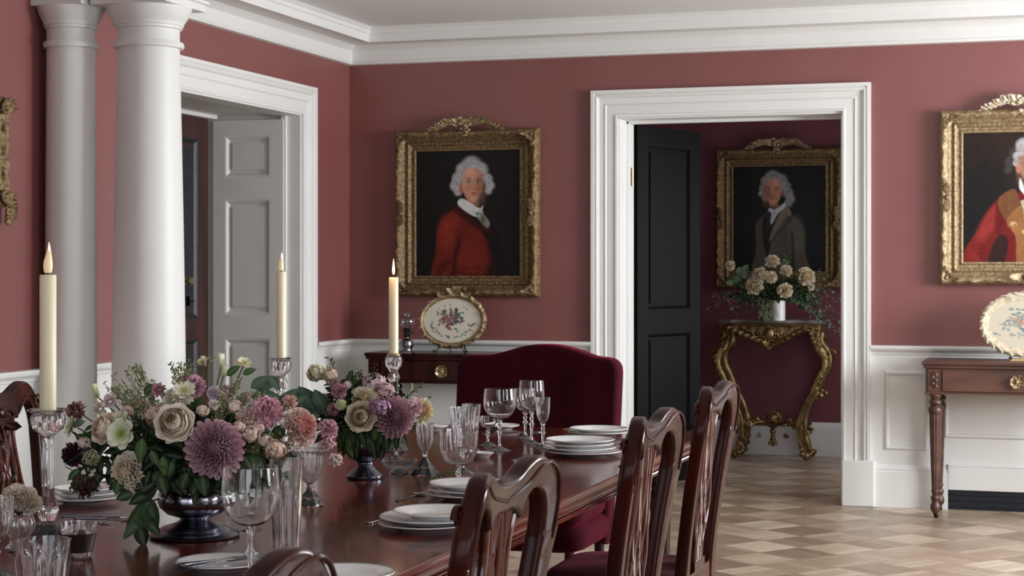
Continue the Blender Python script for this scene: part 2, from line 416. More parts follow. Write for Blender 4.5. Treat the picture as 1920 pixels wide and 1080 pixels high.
cor = [(0,0),(.028,.004),(.034,.018),(.03,.026),(.03,.09),(.045,.102),(.06,.112),(.075,.122),(.085,.122),(.205,.122),(.205,.118),(.227,.118),(.227,.165),(.236,.172),(.24,.19),(.255,.203),(.262,.21)]
def swp(name, path, prof, z, m=white):
    b = MB(); b.sweep([(x,y,z) for x,y in path], prof, (0,0,1)); return struct(b.build(name, m, smooth=25))
inner = [(XL,YF),(XL,YB),(XR,YB),(XR,YF)]
def neg(p): return [(-w,h) for w,h in p]
swp('trim_5', inner, neg(cor), 2.72)
rail = [(0,-.075),(.012,-.072),(.014,-.056),(.02,-.05),(.022,-.04),(.034,-.03),(.046,-.022),(.05,-.01),(.046,0),(0,.002)]
base = [(.0,0),(.034,0),(.034,.205),(.028,.215),(.03,.225),(.022,.24),(.016,.25),(0,.252)]
dado = [(0,0),(.01,0),(.01,.93),(0,.93)]
segs = {'a':[(XL,YF),(XL,LY0-.175)], 'b':[(XL,LY1+.235 if 0 else LY1+.175),(XL,YB),(DX0-.165,YB)], 'c':[(DX1+.165,YB),(XR,YB),(XR,YF)]}
n = 6
for k,pth in segs.items():
    swp('trim_%d'%n, pth, neg(rail), .95); n += 1
    swp('trim_%d'%n, pth, neg(dado), 0); n += 1
for k,nm in (('a','baseboard_left'),('b','baseboard_back_left')): swp(nm, segs[k], neg(base), 0)
# baseboard right: stops for the heating grille
swp('baseboard_back_right', [(DX1+.165,YB),(-.66,YB)], neg(base), 0)
swp('baseboard_right', [(.75,YB),(XR,YB),(XR,YF)], neg(base), 0)
b = MB(); b.box((-.66,YB-.034,.115),(.75,YB,.25)); b.box((-.66,YB-.028,.25),(.75,YB,.262)); struct(b.build('baseboard_vent_head', white, smooth=0, bevel=.003))
vt = thing('floor_vent', 'long black vent slot at floor level beneath the right console table', 'vent', (.045,YB,0))
MB().box((-.705,-.022,.0),(.705,-.012,.115)).build('backing', void_m, vt, smooth=0)
bb = MB()
for i in range(3): bb.box((-.705,-.03,.02+i*.034),(.705,-.022,.03+i*.034))
bb.build('slat', void_m, vt, smooth=0)
# plinth blocks
b = MB(); b.box((DX1+.0,YB-.06,0),(DX1+.19,YB,.27)); b.box((DX0-.19,YB-.06,0),(DX0,YB,.27)); struct(b.build('trim_%d'%n, white, smooth=0, bevel=.006)); n += 1
# dado panels
def panel(name, x0, x1, z0, z1, y=YB-.01):
    b = MB(); b.sweep([(x0,y,z0),(x0,y,z1),(x1,y,z1),(x1,y,z0)], [(0,0),(.004,.012),(.014,.014),(.022,.006),(.026,0)], (0,-1,0), closed=True)
    return struct(b.build(name, white, smooth=25))
panel('trim_%d'%n, -1.0, -.80, .36, .78); n += 1
panel('trim_%d'%n, -.66, .72, .44, .70); n += 1
panel('trim_%d'%n, -4.2, -3.0, .36, .78); n += 1
b = MB()
for (y0,y1) in ((5.0,6.3),(3.2,4.7)):
    b.sweep([(XL+.01,y0,.36),(XL+.01,y1,.36),(XL+.01,y1,.8),(XL+.01,y0,.8)], [(0,0),(.004,.012),(.014,.014),(.022,.006),(.026,0)], (1,0,0), closed=True)
struct(b.build('trim_%d'%n, white, smooth=25)); n += 1
# hall baseboard and trims
swp('baseboard_hall', [(-3.2,YB+TH),(-3.2,HYB),(-.95,HYB),(-.95,YB+TH)], neg([(0,0),(.03,0),(.03,.22),(.02,.235),(.015,.25),(0,.252)]), 0)
swp('trim_%d'%n, [(-3.2,YB+TH),(-3.2,HYB),(-.95,HYB),(-.95,YB+TH)], neg(cor), 2.72); n += 1

# panelled white leaf lining the reveal of the left opening
def panel_door(name, w, h, rects, m, mp_, t=.04, knob=None):
    """leaf in local xz plane facing -y, origin at bottom left"""
    b = MB()
    xs = sorted({0,w}|{r[0] for r in rects}|{r[2] for r in rects}); zs = sorted({0,h}|{r[1] for r in rects}|{r[3] for r in rects})
    for i in range(len(xs)-1):
        for j in range(len(zs)-1):
            cx_, cz_ = (xs[i]+xs[i+1])/2, (zs[j]+zs[j+1])/2
            if any(r[0]<cx_<r[2] and r[1]<cz_<r[3] for r in rects): b.box((xs[i],.018,zs[j]),(xs[i+1],t,zs[j+1]))
            else: b.box((xs[i],0,zs[j]),(xs[i+1],t,zs[j+1]))
    o = struct(b.build(name, m, smooth=0))
    for r in rects:
        p = MB(); p.sweep([(r[0],.018,r[1]),(r[0],.018,r[3]),(r[2],.018,r[3]),(r[2],.018,r[1])], [(0,.018),(-.012,.016),(-.022,.006),(-.03,.0)], (0,-1,0), closed=True)
        g = .05; p.box((r[0]+g,.010,r[1]+g),(r[2]-g,.02,r[3]-g))
        p.build('panel', mp_, o, smooth=25)
    return o
# dark door leaf folded back into the hall, hinged on the middle doorway
b = MB()
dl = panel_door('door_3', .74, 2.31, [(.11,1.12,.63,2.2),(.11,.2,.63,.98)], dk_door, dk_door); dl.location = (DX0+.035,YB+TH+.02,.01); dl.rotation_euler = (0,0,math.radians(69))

wd = panel_door('door_1', .47, 2.31, [(.075,1.96,.385,2.22),(.075,1.12,.385,1.83),(.075,.25,.385,.98)], white, white)
wd.location = (-5.0,LY1-.042,0)
# the dark door faces +x
dd = panel_door('door_2', 1.56, 2.32, [(.0+.62+.1,1.10,1.46-.02,2.19),(.1,1.10,.62,2.19),(.1,.16,.62,.98),(.72,.16,1.44,.98)], wood_front, black_paint)
dd.location = (-5.02,LY0+.12,0); dd.rotation_euler = (0,0,pi/2)
kb = MB(); kb.lathe([(.0,0),(.024,.0),(.024,.004),(.01,.008),(.009,.03),(.02,.036),(.026,.046),(.02,.058),(0,.062)], 20)
k = kb.build('door_knob', brass, dd); k.rotation_euler = (pi/2,0,0); k.location = (1.27,.008,1.33)
# latch plate on the dark door
MB().box((1.30,-.012,1.20),(1.36,.018,1.215)).box((1.30,-.012,1.18),(1.312,.018,1.24)).build('latch', iron, dd, smooth=0, bevel=.003)
b = MB(); b.box((-5.02,LY0,2.32),(-4.97,LY1-.04,2.345)); struct(b.build('trim_%d'%n, white, smooth=0, bevel=.004)); n += 1

# columns ---------------------------------------------------------------
def column(px, d, r0, r1, label, ab, sq=False):
    x,y = XY(px, d); t = thing('column', label, 'column', (x,y,0), 0, 'columns by the left wall')
    b = MB(); pr = []
    for i in range(13):
        q = i/12; z = .16+q*(2.40-.16); pr.append((r0-(r0-r1)*(q**1.6), z))
    b.lathe(pr, 64); b.build('shaft', white, t)
    s = r1
    b = MB(); b.lathe([(s,2.40),(s*1.12,2.402),(s*1.15,2.414),(s*1.12,2.428),(s*1.02,2.43),(s*1.0,2.44),(s*1.0,2.485),(s*1.08,2.49),(s*1.09,2.50),(s*1.13,2.503),(s*1.14,2.515),(s*1.18,2.522),(s*1.3,2.55),(s*1.38,2.575),(s*1.40,2.585),(s*1.0,2.586)], 64)
    b.build('capital', white, t)
    b = MB(); b.box((-ab,-ab,2.585),(ab,ab,2.62)); b.box((-ab-.012,-ab-.012,2.62),(ab+.012,ab+.012,2.635)); b.build('abacus', white, t, smooth=0, bevel=.003)
    b = MB(); b.lathe([(r0*1.3,.07),(r0*1.38,.085),(r0*1.38,.105),(r0*1.3,.12),(r0*1.12,.125),(r0*1.1,.14),(r0*1.15,.15),(r0*1.0,.165)], 64); b.box((-r0*1.4,-r0*1.4,0),(r0*1.4,r0*1.4,.07)); b.build('base', white, t, smooth=30)
    return x,y
c1 = column(279, 8.0, .172, .139, 'larger freestanding white column in front of the left doorway', .19)
c2 = column(133, 8.0, .118, .108, 'slimmer white column standing close against the red left wall', .135)
b = MB(); yb = (c1[1]+c2[1])/2
b.box((XL,yb-.2,2.636),(c1[0]+.2,yb+.2,2.74)); b.box((XL,yb-.23,2.74),(c1[0]+.23,yb+.23,2.80)); b.box((XL,yb-.2,2.80),(c1[0]+.2,yb+.2,2.93))
struct(b.build('trim_%d'%n, white, smooth=0, bevel=.004)); n += 1
# ------------------------------------------------------------------ ornament helpers
def leafscroll(b, p, d, up, L, W, curl=.5, th=.006):
    """one carved acanthus lobe: starts at p, runs along d, curls over towards up"""
    p = V(p); d = V(d).normalized(); up = V(up).normalized(); s = d.cross(up).normalized()
    rows = []; n = 6
    for i in range(n):
        t = i/(n-1); a = curl*t*2.2
        c = p + d*(L*(sin(a)/max(.01,curl*2.2))) + up*(L*(1-cos(a))/max(.01,curl*2.2))
        w = W*(.25+.95*sin(pi*min(1,t*.8+.12)))*(1+.18*sin(t*16))
        if i == n-1: w = W*.12
        rows.append([c - s*w + up*th*.1, c - s*w*.5 + up*th*.9, c + up*th*.35, c + s*w*.5 + up*th*.9, c + s*w + up*th*.1])
    b.grid(rows)
    back = [[q - up*th for q in r] for r in rows]
    b.grid(back, flip=True)
    # rim
    for a_, c_ in ((0,0),(4,4)):
        b.grid([[r[a_] for r in rows],[r[c_] for r in back]])
    b.grid([rows[0], back[0]])
def spiral(b, c, ax_u, ax_v, r, turns=1.4, rad=.01, start=0, seg=8):
    c = V(c); u = V(ax_u); v = V(ax_v); pth = []; rr = []
    n = int(18*turns)
    for i in range(n+1):
        t = i/n; a = start + 2*pi*turns*t; q = r*(1-.86*t)
        pth.append(c + u*(q*cos(a)) + v*(q*sin(a))); rr.append(rad*(1-.45*t))
    b.tube(pth, rr, seg); b.ball(pth[-1], rad*1.1, 8, 5)
def shell(b, c, u, v, w, r, n=7, th=.008):
    c = V(c); u = V(u); v = V(v); w = V(w)
    for i in range(n):
        a = pi*(.08+.84*i/(n-1)); d = u*cos(a)+v*sin(a)
        b.tube([c, c+d*r*.5+w*th, c+d*r*.85+w*th*1.4, c+d*r+w*th*.6], [th*.4,th*.9,th*1.25,th*.5], 8)
    b.ball(c+w*th*.8, th*1.9, 8, 5)

# ------------------------------------------------------------------ paintings
SS = np.arange
def canvas_arr(nx, ny, bg):
    a = np.zeros((ny,nx,3)); a[:] = [lin(c) for c in bg]; return a
def coords(a):
    ny,nx,_ = a.shape; yy,xx = np.mgrid[0:ny,0:nx]; return (xx+.5)/nx, (yy+.5)/ny
def blend(a, m, c, op=1.0):
    c = np.array([lin(q) for q in c]); m = (m*op)[...,None]; a[:] = a*(1-m)+c*m
def ell(a, cx_, cy_, rx, ry, c, soft=.25, op=1.0, rot=0):
    X,Y = coords(a); dx = X-cx_; dy = (Y-cy_)*1.25; ry = ry*1.25
    ca,sa = cos(rot),sin(rot); u = (dx*ca+dy*sa)/rx; v = (-dx*sa+dy*ca)/ry
    r = np.sqrt(u*u+v*v); m = np.clip((1+soft/2-r)/soft,0,1); m = m*m*(3-2*m); blend(a, m, c, op)
def poly(a, pts, c, soft=.008, op=1.0):
    X,Y = coords(a); P = cat(pts, 5, True) if len(pts) > 4 and soft >= .006 else pts
    inside = np.zeros(X.shape, bool); dmin = np.full(X.shape, 9.0)
    n_ = len(P)
    for i in range(n_):
        x0,y0 = P[i]; x1,y1 = P[(i+1)%n_]
        cond = ((y0>Y)!=(y1>Y)); xi = (x1-x0)*(Y-y0)/((y1-y0) if abs(y1-y0)>1e-9 else 1e-9)+x0
        inside ^= cond & (X<xi)
        dx,dy = x1-x0,y1-y0; L2 = dx*dx+dy*dy+1e-12; t = np.clip(((X-x0)*dx+(Y-y0)*dy)/L2,0,1)
        dmin = np.minimum(dmin, np.hypot(X-x0-t*dx, Y-y0-t*dy))
    sd = np.where(inside, dmin, -dmin); m = np.clip(sd/soft+.5,0,1); blend(a, m, c, op)
def strokes(a, seed, amt=.12):
    rs = np.random.RandomState(seed); ny,nx,_ = a.shape
    n_ = rs.rand(ny//4+2, nx//3+2); n_ = np.kron(n_, np.ones((4,3)))[:ny,:nx]
    n2 = rs.rand(ny//10+2, nx//8+2); n2 = np.kron(n2, np.ones((10,8)))[:ny,:nx]
    for q in range(2): n_ = (n_+np.roll(n_,1,0)+np.roll(n_,1,1)+np.roll(n_,-1,0))/4; n2 = (n2+np.roll(n2,2,0)+np.roll(n2,2,1)+np.roll(n2,-2,0))/4
    a *= (1+amt*((n_+n2)-1))[...,None]
def face(a, cx_, cy_, w, h, look=0.0, skin=(206,150,122), shade=1):
    """look -1..1: which way the face is turned"""
    dk = tuple(int(c*.62) for c in skin); lt = tuple(min(255,int(c*1.12)) for c in skin)
    s = -shade
    poly(a, [(cx_-w*.45,cy_+h*.35),(cx_+w*.5,cy_+h*.35),(cx_+w*.55,cy_+h*1.25),(cx_-w*.4,cy_+h*1.15)], tuple(int(c*.78) for c in skin), .012)
    P = [(-.92,-.55),(-.97,0),(-.86,.42),(-.55,.82),(-.1,1.02),(.3,.95),(.68,.62),(.88,.2),(.92,-.3),(.75,-.85),(.3,-1.12),(-.35,-1.12),(-.78,-.88)]
    poly(a, [(cx_+px_*w,cy_+py_*h) for px_,py_ in P], skin, .012)
    ell(a, cx_-s*w*.75, cy_+h*.25, w*.45, h*.9, dk, .9, .55)
    ell(a, cx_+s*w*.3, cy_-h*.65, w*.5, h*.4, lt, 1.1, .55)
    lx = look*w*.22
    ell(a, cx_+lx+s*w*.38, cy_+h*.28, w*.26, h*.24, (205,128,108), 1.1, .5)
    ell(a, cx_+lx-s*w*.42, cy_+h*.30, w*.22, h*.24, (170,98,80), 1.1, .45)
    for sd in (-1,1):
        ex = cx_+lx+sd*w*.40
        ell(a, ex, cy_-h*.13, w*.26, h*.13, dk, .9, .55)
        ell(a, ex, cy_-h*.10, w*.17, h*.055, (216,196,180), .4, .75)
        ell(a, ex, cy_-h*.10, w*.075, h*.058, (38,28,26), .4)
        poly(a, [(ex-w*.2,cy_-h*.14),(ex,cy_-h*.18),(ex+w*.2,cy_-h*.13),(ex,cy_-h*.155)], (44,28,24), .006, .9)
        poly(a, [(ex-w*.26,cy_-h*.27),(ex,cy_-h*.34),(ex+w*.26,cy_-h*.26),(ex,cy_-h*.29)], (80,56,48), .008, .95)
    nx_ = cx_+lx*1.5
    poly(a, [(nx_-w*.05,cy_-h*.2),(nx_+w*.06,cy_-h*.2),(nx_+w*.15,cy_+h*.25),(nx_+w*.02,cy_+h*.33),(nx_-w*.15,cy_+h*.26)], lt, .012, .55)
    poly(a, [(nx_-s*w*.06,cy_-h*.15),(nx_-s*w*.17,cy_+h*.26),(nx_-s*w*.02,cy_+h*.33)], dk, .01, .6)
    ell(a, nx_, cy_+h*.34, w*.15, h*.035, (110,60,50), .7, .7)
    ell(a, cx_+lx*1.2, cy_+h*.53, w*.25, h*.05, (168,80,74), .5, .9)
    poly(a, [(cx_+lx*1.2-w*.27,cy_+h*.52),(cx_+lx*1.2,cy_+h*.505),(cx_+lx*1.2+w*.27,cy_+h*.525),(cx_+lx*1.2,cy_+h*.535)], (90,38,36), .004, .9)
    ell(a, cx_+lx*1.2, cy_+h*.64, w*.2, h*.035, dk, .8, .5)
    ell(a, cx_+lx*1.1, cy_+h*.80, w*.22, h*.11, lt, 1, .35)
def hair(a, lobes, c, seed):
    rr = random.Random(seed)
    dk = tuple(int(q*.6) for q in c); lt = tuple(min(255,int(q*1.15)) for q in c)
    for x,y,r in lobes: ell(a, x, y, r*1.05, r*.9, dk, .35)
    for x,y,r in lobes:
        ell(a, x-.1*r, y-.08*r, r*.85, r*.72, c, .6)
        for k in range(4):
            t = rr.random()*6.28; ell(a, x+cos(t)*r*.4, y+sin(t)*r*.35, r*.3, r*.16, lt if k%2 else dk, .9, .5, rr.random()*3)
def paint1():
    a = canvas_arr(200,250,(20,18,18)); X,Y = coords(a)
    ell(a, .7,.35,.5,.5,(30,26,25),1.2,.8)
    H = [(.54,.15,.10),(.46,.17,.07),(.62,.17,.07),(.41,.23,.055),(.385,.29,.05),(.41,.335,.04),(.68,.24,.05),(.705,.29,.045),(.69,.33,.035),(.40,.26,.05)]
    hair(a, H, (176,174,176), 3)
    poly(a, [(.40,.44),(.28,.52),(.21,.62),(.195,.80),(.19,1.02),(.80,1.02),(.80,.78),(.76,.64),(.70,.55),(.62,.50),(.5,.46)], (28,14,14), .02)
    poly(a, [(.40,.45),(.29,.53),(.215,.62),(.20,.80),(.19,1.03),(.70,1.03),(.735,.86),(.70,.74),(.60,.62),(.50,.52)], (106,32,22), .014)
    ell(a,.30,.66,.07,.13,(140,50,32),1.0,.8); ell(a,.52,.82,.12,.10,(126,40,26),1.1,.7); ell(a,.36,.56,.07,.05,(136,48,32),1.0,.7)
    poly(a, [(.41,.68),(.44,.74),(.40,.84),(.385,1.0),(.34,1.0),(.36,.86),(.385,.76)], (50,14,12), .03, .85)
    poly(a, [(.205,.92),(.30,.86),(.38,.84),(.30,.92),(.24,1.0)], (66,16,14), .03, .7)
    poly(a, [(.66,.66),(.80,.72),(.80,1.02),(.64,1.02),(.70,.86)], (24,12,13), .05, .9)
    for y_,x0,x1 in ((.90,.40,.62),(.945,.40,.60),(.985,.41,.6)): poly(a, [(x0,y_),(.5,y_+.02),(x1,y_+.012),(x1,y_+.02),(.5,y_+.03),(x0,y_+.008)], (72,18,14), .008, .7)
    poly(a, [(.37,.47),(.42,.44),(.55,.55),(.70,.625),(.68,.65),(.52,.585)], (58,15,14), .012, .95)
    face(a, .545,.275,.105,.135,.25,(202,148,120),1)
    ell(a,.435,.315,.02,.032,(176,110,88),.5)
    for x_,y_,r_ in ((.50,.155,.05),(.56,.145,.055),(.61,.165,.045),(.455,.20,.03),(.645,.20,.03),(.45,.24,.022),(.655,.25,.022)): ell(a,x_,y_-.022,r_*.9,r_*.5,(168,166,168),.6,.95); ell(a,x_+.01,y_-.004,r_*.6,r_*.2,(196,194,194),.9,.6,.3)
    poly(a, [(.45,.385),(.41,.435),(.56,.525),(.62,.50),(.64,.44),(.60,.46)], (214,214,212), .007)
    poly(a, [(.60,.47),(.625,.455),(.65,.53),(.61,.51)], (188,188,190), .007)
    poly(a, [(.57,.50),(.63,.50),(.70,.57),(.68,.615),(.61,.56)], (128,132,118), .009); ell(a,.64,.55,.02,.03,(84,88,78),.9,.8); ell(a,.60,.52,.02,.014,(172,176,160),.9,.7)
    strokes(a, 1, .22); return a
def paint2():
    a = canvas_arr(200,250,(24,24,24)); ell(a,.3,.4,.5,.5,(34,33,30),1.2,.8)
    H = [(.44,.13,.085),(.37,.16,.06),(.52,.15,.07),(.34,.22,.045),(.325,.27,.04),(.36,.315,.035),(.57,.21,.06),(.60,.27,.055),(.62,.32,.05),(.60,.36,.045)]
    hair(a, H, (150,148,146), 5)
    poly(a, [(.40,.42),(.30,.50),(.255,.56),(.26,.78),(.25,1.03),(.78,1.03),(.77,.80),(.755,.60),(.70,.52),(.62,.45),(.57,.36)], (84,76,66), .014)
    ell(a,.68,.66,.08,.16,(108,100,88),1.1,.7); ell(a,.46,.80,.08,.16,(98,90,80),1.1,.6)
    poly(a, [(.40,.43),(.33,.50),(.33,.70),(.38,.86),(.42,.70),(.46,.56),(.44,.46)], (42,34,30), .012)
    poly(a, [(.56,.37),(.62,.43),(.61,.49),(.52,.60),(.40,.71),(.44,.58),(.50,.48)], (128,118,98), .01)
    poly(a, [(.56,.50),(.63,.48),(.60,.54),(.40,.73),(.44,.66)], (56,50,42), .012, .7)
    poly(a, [(.62,.62),(.645,.63),(.66,.8),(.66,1.0),(.62,1.0),(.63,.8)], (44,38,34), .02, .8)
    face(a, .44,.245,.095,.125,-.35,(198,142,116),-1)
    ell(a,.545,.27,.018,.028,(158,112,92),.6,.8)
    for x_,y_,r_ in ((.40,.135,.045),(.45,.128,.05),(.50,.145,.045),(.355,.18,.026),(.54,.18,.034),(.555,.22,.026)): ell(a,x_,y_-.018,r_*.9,r_*.5,(142,140,138),.6,.95); ell(a,x_+.01,y_-.004,r_*.6,r_*.2,(170,168,166),.9,.6,.3)
    poly(a, [(.40,.40),(.46,.415),(.565,.355),(.56,.40),(.48,.46),(.42,.55),(.39,.46)], (208,208,210), .007)
    poly(a, [(.385,.44),(.42,.45),(.405,.56),(.385,.60),(.37,.52)], (50,48,52), .008); poly(a, [(.43,.44),(.47,.43),(.44,.50),(.41,.56)], (176,180,190), .008, .8)
    strokes(a, 2, .2); return a
def paint3():
    a = canvas_arr(200,250,(34,28,25)); ell(a,.35,.25,.42,.36,(62,44,34),.9,.55); ell(a,.2,.55,.3,.4,(24,24,25),1.2,.8)
    H = [(.60,.13,.08),(.52,.18,.06),(.47,.24,.05),(.455,.30,.04),(.70,.13,.08),(.77,.18,.06),(.80,.26,.05)]
    hair(a, H[1:4], (70,64,62), 6); hair(a, [H[0],H[4],H[5],(.54,.2,.045),(.53,.25,.035)], (186,184,184), 7)
    poly(a, [(.50,.47),(.38,.50),(.28,.60),(.18,.74),(.06,.90),(.10,1.03),(.98,1.03),(.94,.70),(.86,.52),(.78,.47)], (120,34,32), .012)
    ell(a,.27,.70,.06,.16,(160,56,50),1.0,.8,.5); ell(a,.14,.93,.06,.07,(146,46,42),1.0,.7); ell(a,.45,.9,.09,.12,(118,24,24),1.2,.7)
    for q in range(4): poly(a, [(.08+.03*q,.87+.02*q),(.2,.84+.03*q),(.27,.88+.03*q),(.2,.86+.03*q)], (104,20,22), .01, .7)
    poly(a, [(.38,.78),(.45,.82),(.43,.95),(.40,1.02),(.27,1.02),(.30,.88)], (36,30,28), .02, .9)
    poly(a, [(.36,.53),(.44,.58),(.40,.70),(.36,.78),(.33,.66)], (96,20,22), .02, .7)
    poly(a, [(.50,.44),(.55,.53),(.56,.72),(.42,.66),(.36,.52)], (122,80,50), .008)
    poly(a, [(.44,.66),(.70,.50),(.90,.58),(.90,1.03),(.56,1.03),(.52,.80)], (158,108,66), .008)
    poly(a, [(.62,.82),(.84,.72),(.86,1.03),(.66,1.03)], (158,84,62), .02, .8)
    for x_,y_ in ((.50,.70),(.62,.66),(.60,.76),(.70,.60),(.66,.86),(.80,.62),(.78,.74),(.70,.94)):
        ell(a,x_,y_,.03,.018,(222,190,140),.5,.85,.4); ell(a,x_+.01,y_+.008,.015,.01,(120,84,50),.5,.8)
    poly(a, [(.56,.53),(.72,.48),(.78,.50),(.60,.64)], (204,190,158), .008)
    for q in range(9): ell(a,.58+q*.02,.60-q*.011,.008,.012,(130,112,84),.6,.8)
    face(a, .655,.255,.11,.14,.3,(206,156,130),-1)
    ell(a,.545,.29,.022,.035,(196,130,106),.5)
    for x_,y_,r_ in ((.60,.135,.05),(.66,.122,.055),(.72,.14,.045),(.56,.18,.03)): ell(a,x_,y_,r_,r_*.6,(182,180,180),.6,.95); ell(a,x_+.01,y_-.004,r_*.6,r_*.2,(204,202,200),.9,.6,.3)
    poly(a, [(.56,.36),(.60,.44),(.66,.47),(.74,.45),(.78,.40),(.80,.46),(.72,.52),(.62,.50),(.55,.43)], (228,228,228), .007)
    poly(a, [(.60,.42),(.66,.46),(.70,.52),(.64,.50)], (190,190,196), .008, .7)
    strokes(a, 3, .2); nx_ = a.shape[1]; idx = np.clip(((np.arange(nx_)+.5)/nx_+.02)/.86*nx_, 0, nx_-1).astype(int); return a[:,idx]
def canvas_mesh(name, arr, x0, z0, w, h, y, m, parent, mask=None):
    arr = arr*.72
    ny,nx,_ = arr.shape; b = MB(); rows = []; cols = []
    for j in range(ny):
        for i in range(nx):
            b.v.append((x0+w*i/(nx-1), y, z0+h-h*j/(ny-1))); b.c.append((arr[j,i,0],arr[j,i,1],arr[j,i,2],1))
    b.f = [(j*nx+i,(j+1)*nx+i,(j+1)*nx+i+1,j*nx+i+1) for j in range(ny-1) for i in range(nx-1)]
    b.usecol = True
    return b.build(name, m, parent, smooth=0)
def portrait(name, label, x0, z0, y, arr, m=gilt, W=.957, H=1.055):
    t = thing('portrait_painting', label, 'painting', (x0+W/2, y, z0), 0, 'gilt framed portraits')
    fw = .125; x0 = -W/2
    path = [(x0+fw,0,fw),(x0+fw,0,H-fw),(x0+W-fw,0,H-fw),(x0+W-fw,0,fw)]
    prof = [(-.006,.015),(-.006,.032),(0,.036),(.008,.034),(.014,.026),(.024,.028),(.032,.044),(.040,.05),(.048,.046),(.056,.036),(.066,.04),(.078,.062),(.092,.076),(.106,.078),(.116,.066),(.122,.05),(.125,.03),(.125,0)]
    def disp(s, j):
        if j in (12,13,14): return (.003*sin(s*95)+.002*sin(s*41), .005*abs(sin(s*52))+.004*noise.noise(V((s*30,j*3,x0))))
        if j in (15,16): return (.005*abs(sin(s*47)), .0)
        if j in (7,): return (0, .003*sin(s*260))
        if j in (2,): return (0, .002*sin(s*330))
        return (0,0)
    b = MB(); b.sweep(path, prof, (0,-1,0), closed=True, sub=.006, disp=disp)
    b.build('frame', m, t, smooth=50)
    # carved corners and centres
    b = MB()
    for cx_,cz_ in ((x0+.06,.06),(x0+W-.06,.06),(x0+.06,H-.06),(x0+W-.06,H-.06)):
        sx_ = 1 if cx_ < 0 else -1; sz_ = 1 if cz_ < H/2 else -1
        for ang in (0,.35,.78,1.22,1.57):
            d = V((sx_*cos(ang),0,sz_*sin(ang))); leafscroll(b, V((cx_-sx_*.025,-.07,cz_-sz_*.025)), d, (0,-1,0), .085 if ang in (0,1.57) else .05, .013, .35, .006)
        b.ball((cx_-sx_*.02,-.078,cz_-sz_*.02), .012, 8, 5); b.build('corner_carving', m, t, smooth=60); b = MB()
    for cx_,cz_,d in ((x0+.045,H/2,V((0,0,1))),(x0+W-.045,H/2,V((0,0,1))),(0,.045,V((1,0,0)))):
        for s_ in (-1,1):
            leafscroll(b, (cx_,-.075,cz_), d*s_, (0,-1,0), .10, .018, .4, .006)
            q = V((cx_,-.078,cz_))+d*s_*.03; spiral(b, q+V((0,0,0)), d*s_, V((d.z,0,-d.x)) if d.z else V((0,0,1)), .02, 1.2, .005)
        b.ball((cx_,-.082,cz_), .016, 8, 6); b.build('centre_carving', m, t, smooth=60); b = MB()
    # cresting on the top rail
    b = MB()
    n_ = 14
    for s_ in (-1,1):
        pth = cat([(s_*.02,-.06,H+.045),(s_*.09,-.06,H+.052),(s_*.16,-.06,H+.03),(s_*.235,-.055,H+.0)], 6)
        b.tube(pth, [.012*(1-.6*i/(len(pth)-1)) for i in range(len(pth))], 8)
        for i in range(1,len(pth)-1,2):
            p = V(pth[i]); f_ = 1-.5*i/len(pth)
            leafscroll(b, p-V((s_*.02,0,.006)), V((s_*1,-.08,R.uniform(.15,.5))), (0,-1,.15), .085*f_, .021*f_, .28, .007); leafscroll(b, p, V((s_*1,-.1,-.35)), (0,-1,0), .06*f_, .015*f_, .28, .006)
            b.ball(p+V((R.uniform(-.01,.01),-.012,R.uniform(-.004,.012))), .008*f_, 7, 5)
        spiral(b, (s_*.045,-.068,H+.035), (s_,0,0), (0,0,1), .022, 1.3, .007)
        leafscroll(b, (s_*.02,-.07,H+.04), (s_*.5,0,1), (0,-1,0), .05, .014, .4, .006)
    shell(b, (0,-.07,H+.025), (1,0,0), (0,0,1), (0,-1,0), .045, 7, .008)
    for k in range(7): b.ball((R.uniform(-.035,.035),-.078,H+R.uniform(-.02,.03)), R.uniform(.008,.014), 7, 5)
    leafscroll(b, (0,-.07,H), (0,0,-1), (0,-1,0), .05, .02, .4, .006)
    b.build('crest', gilt_lt if m is not gilt_lt else cream_m, t, smooth=60)
    canvas_mesh('canvas', arr, x0+fw-.008, fw-.008, W-2*fw+.016, H-2*fw+.016, -.018, paint_m, t)
    b = MB(); b.box((x0+.02,-.012,.02),(x0+W-.02,-.001,H-.02)); b.build('backing', wood_front, t, smooth=0)
    return t
portrait('p1', 'gilt framed portrait of a man in a plain red coat, above the left console', -4.10, 1.228, YB-.002, paint1())
portrait('p2', 'gilt framed portrait of a man in a grey coat, seen through the doorway', -2.55, 1.255, HYB-.002, paint2())
portrait('p3', 'gilt framed portrait of a man in a red and gold uniform at the right edge', -.705, 1.312, YB-.002, paint3(), gilt_lt, .957, 1.01)

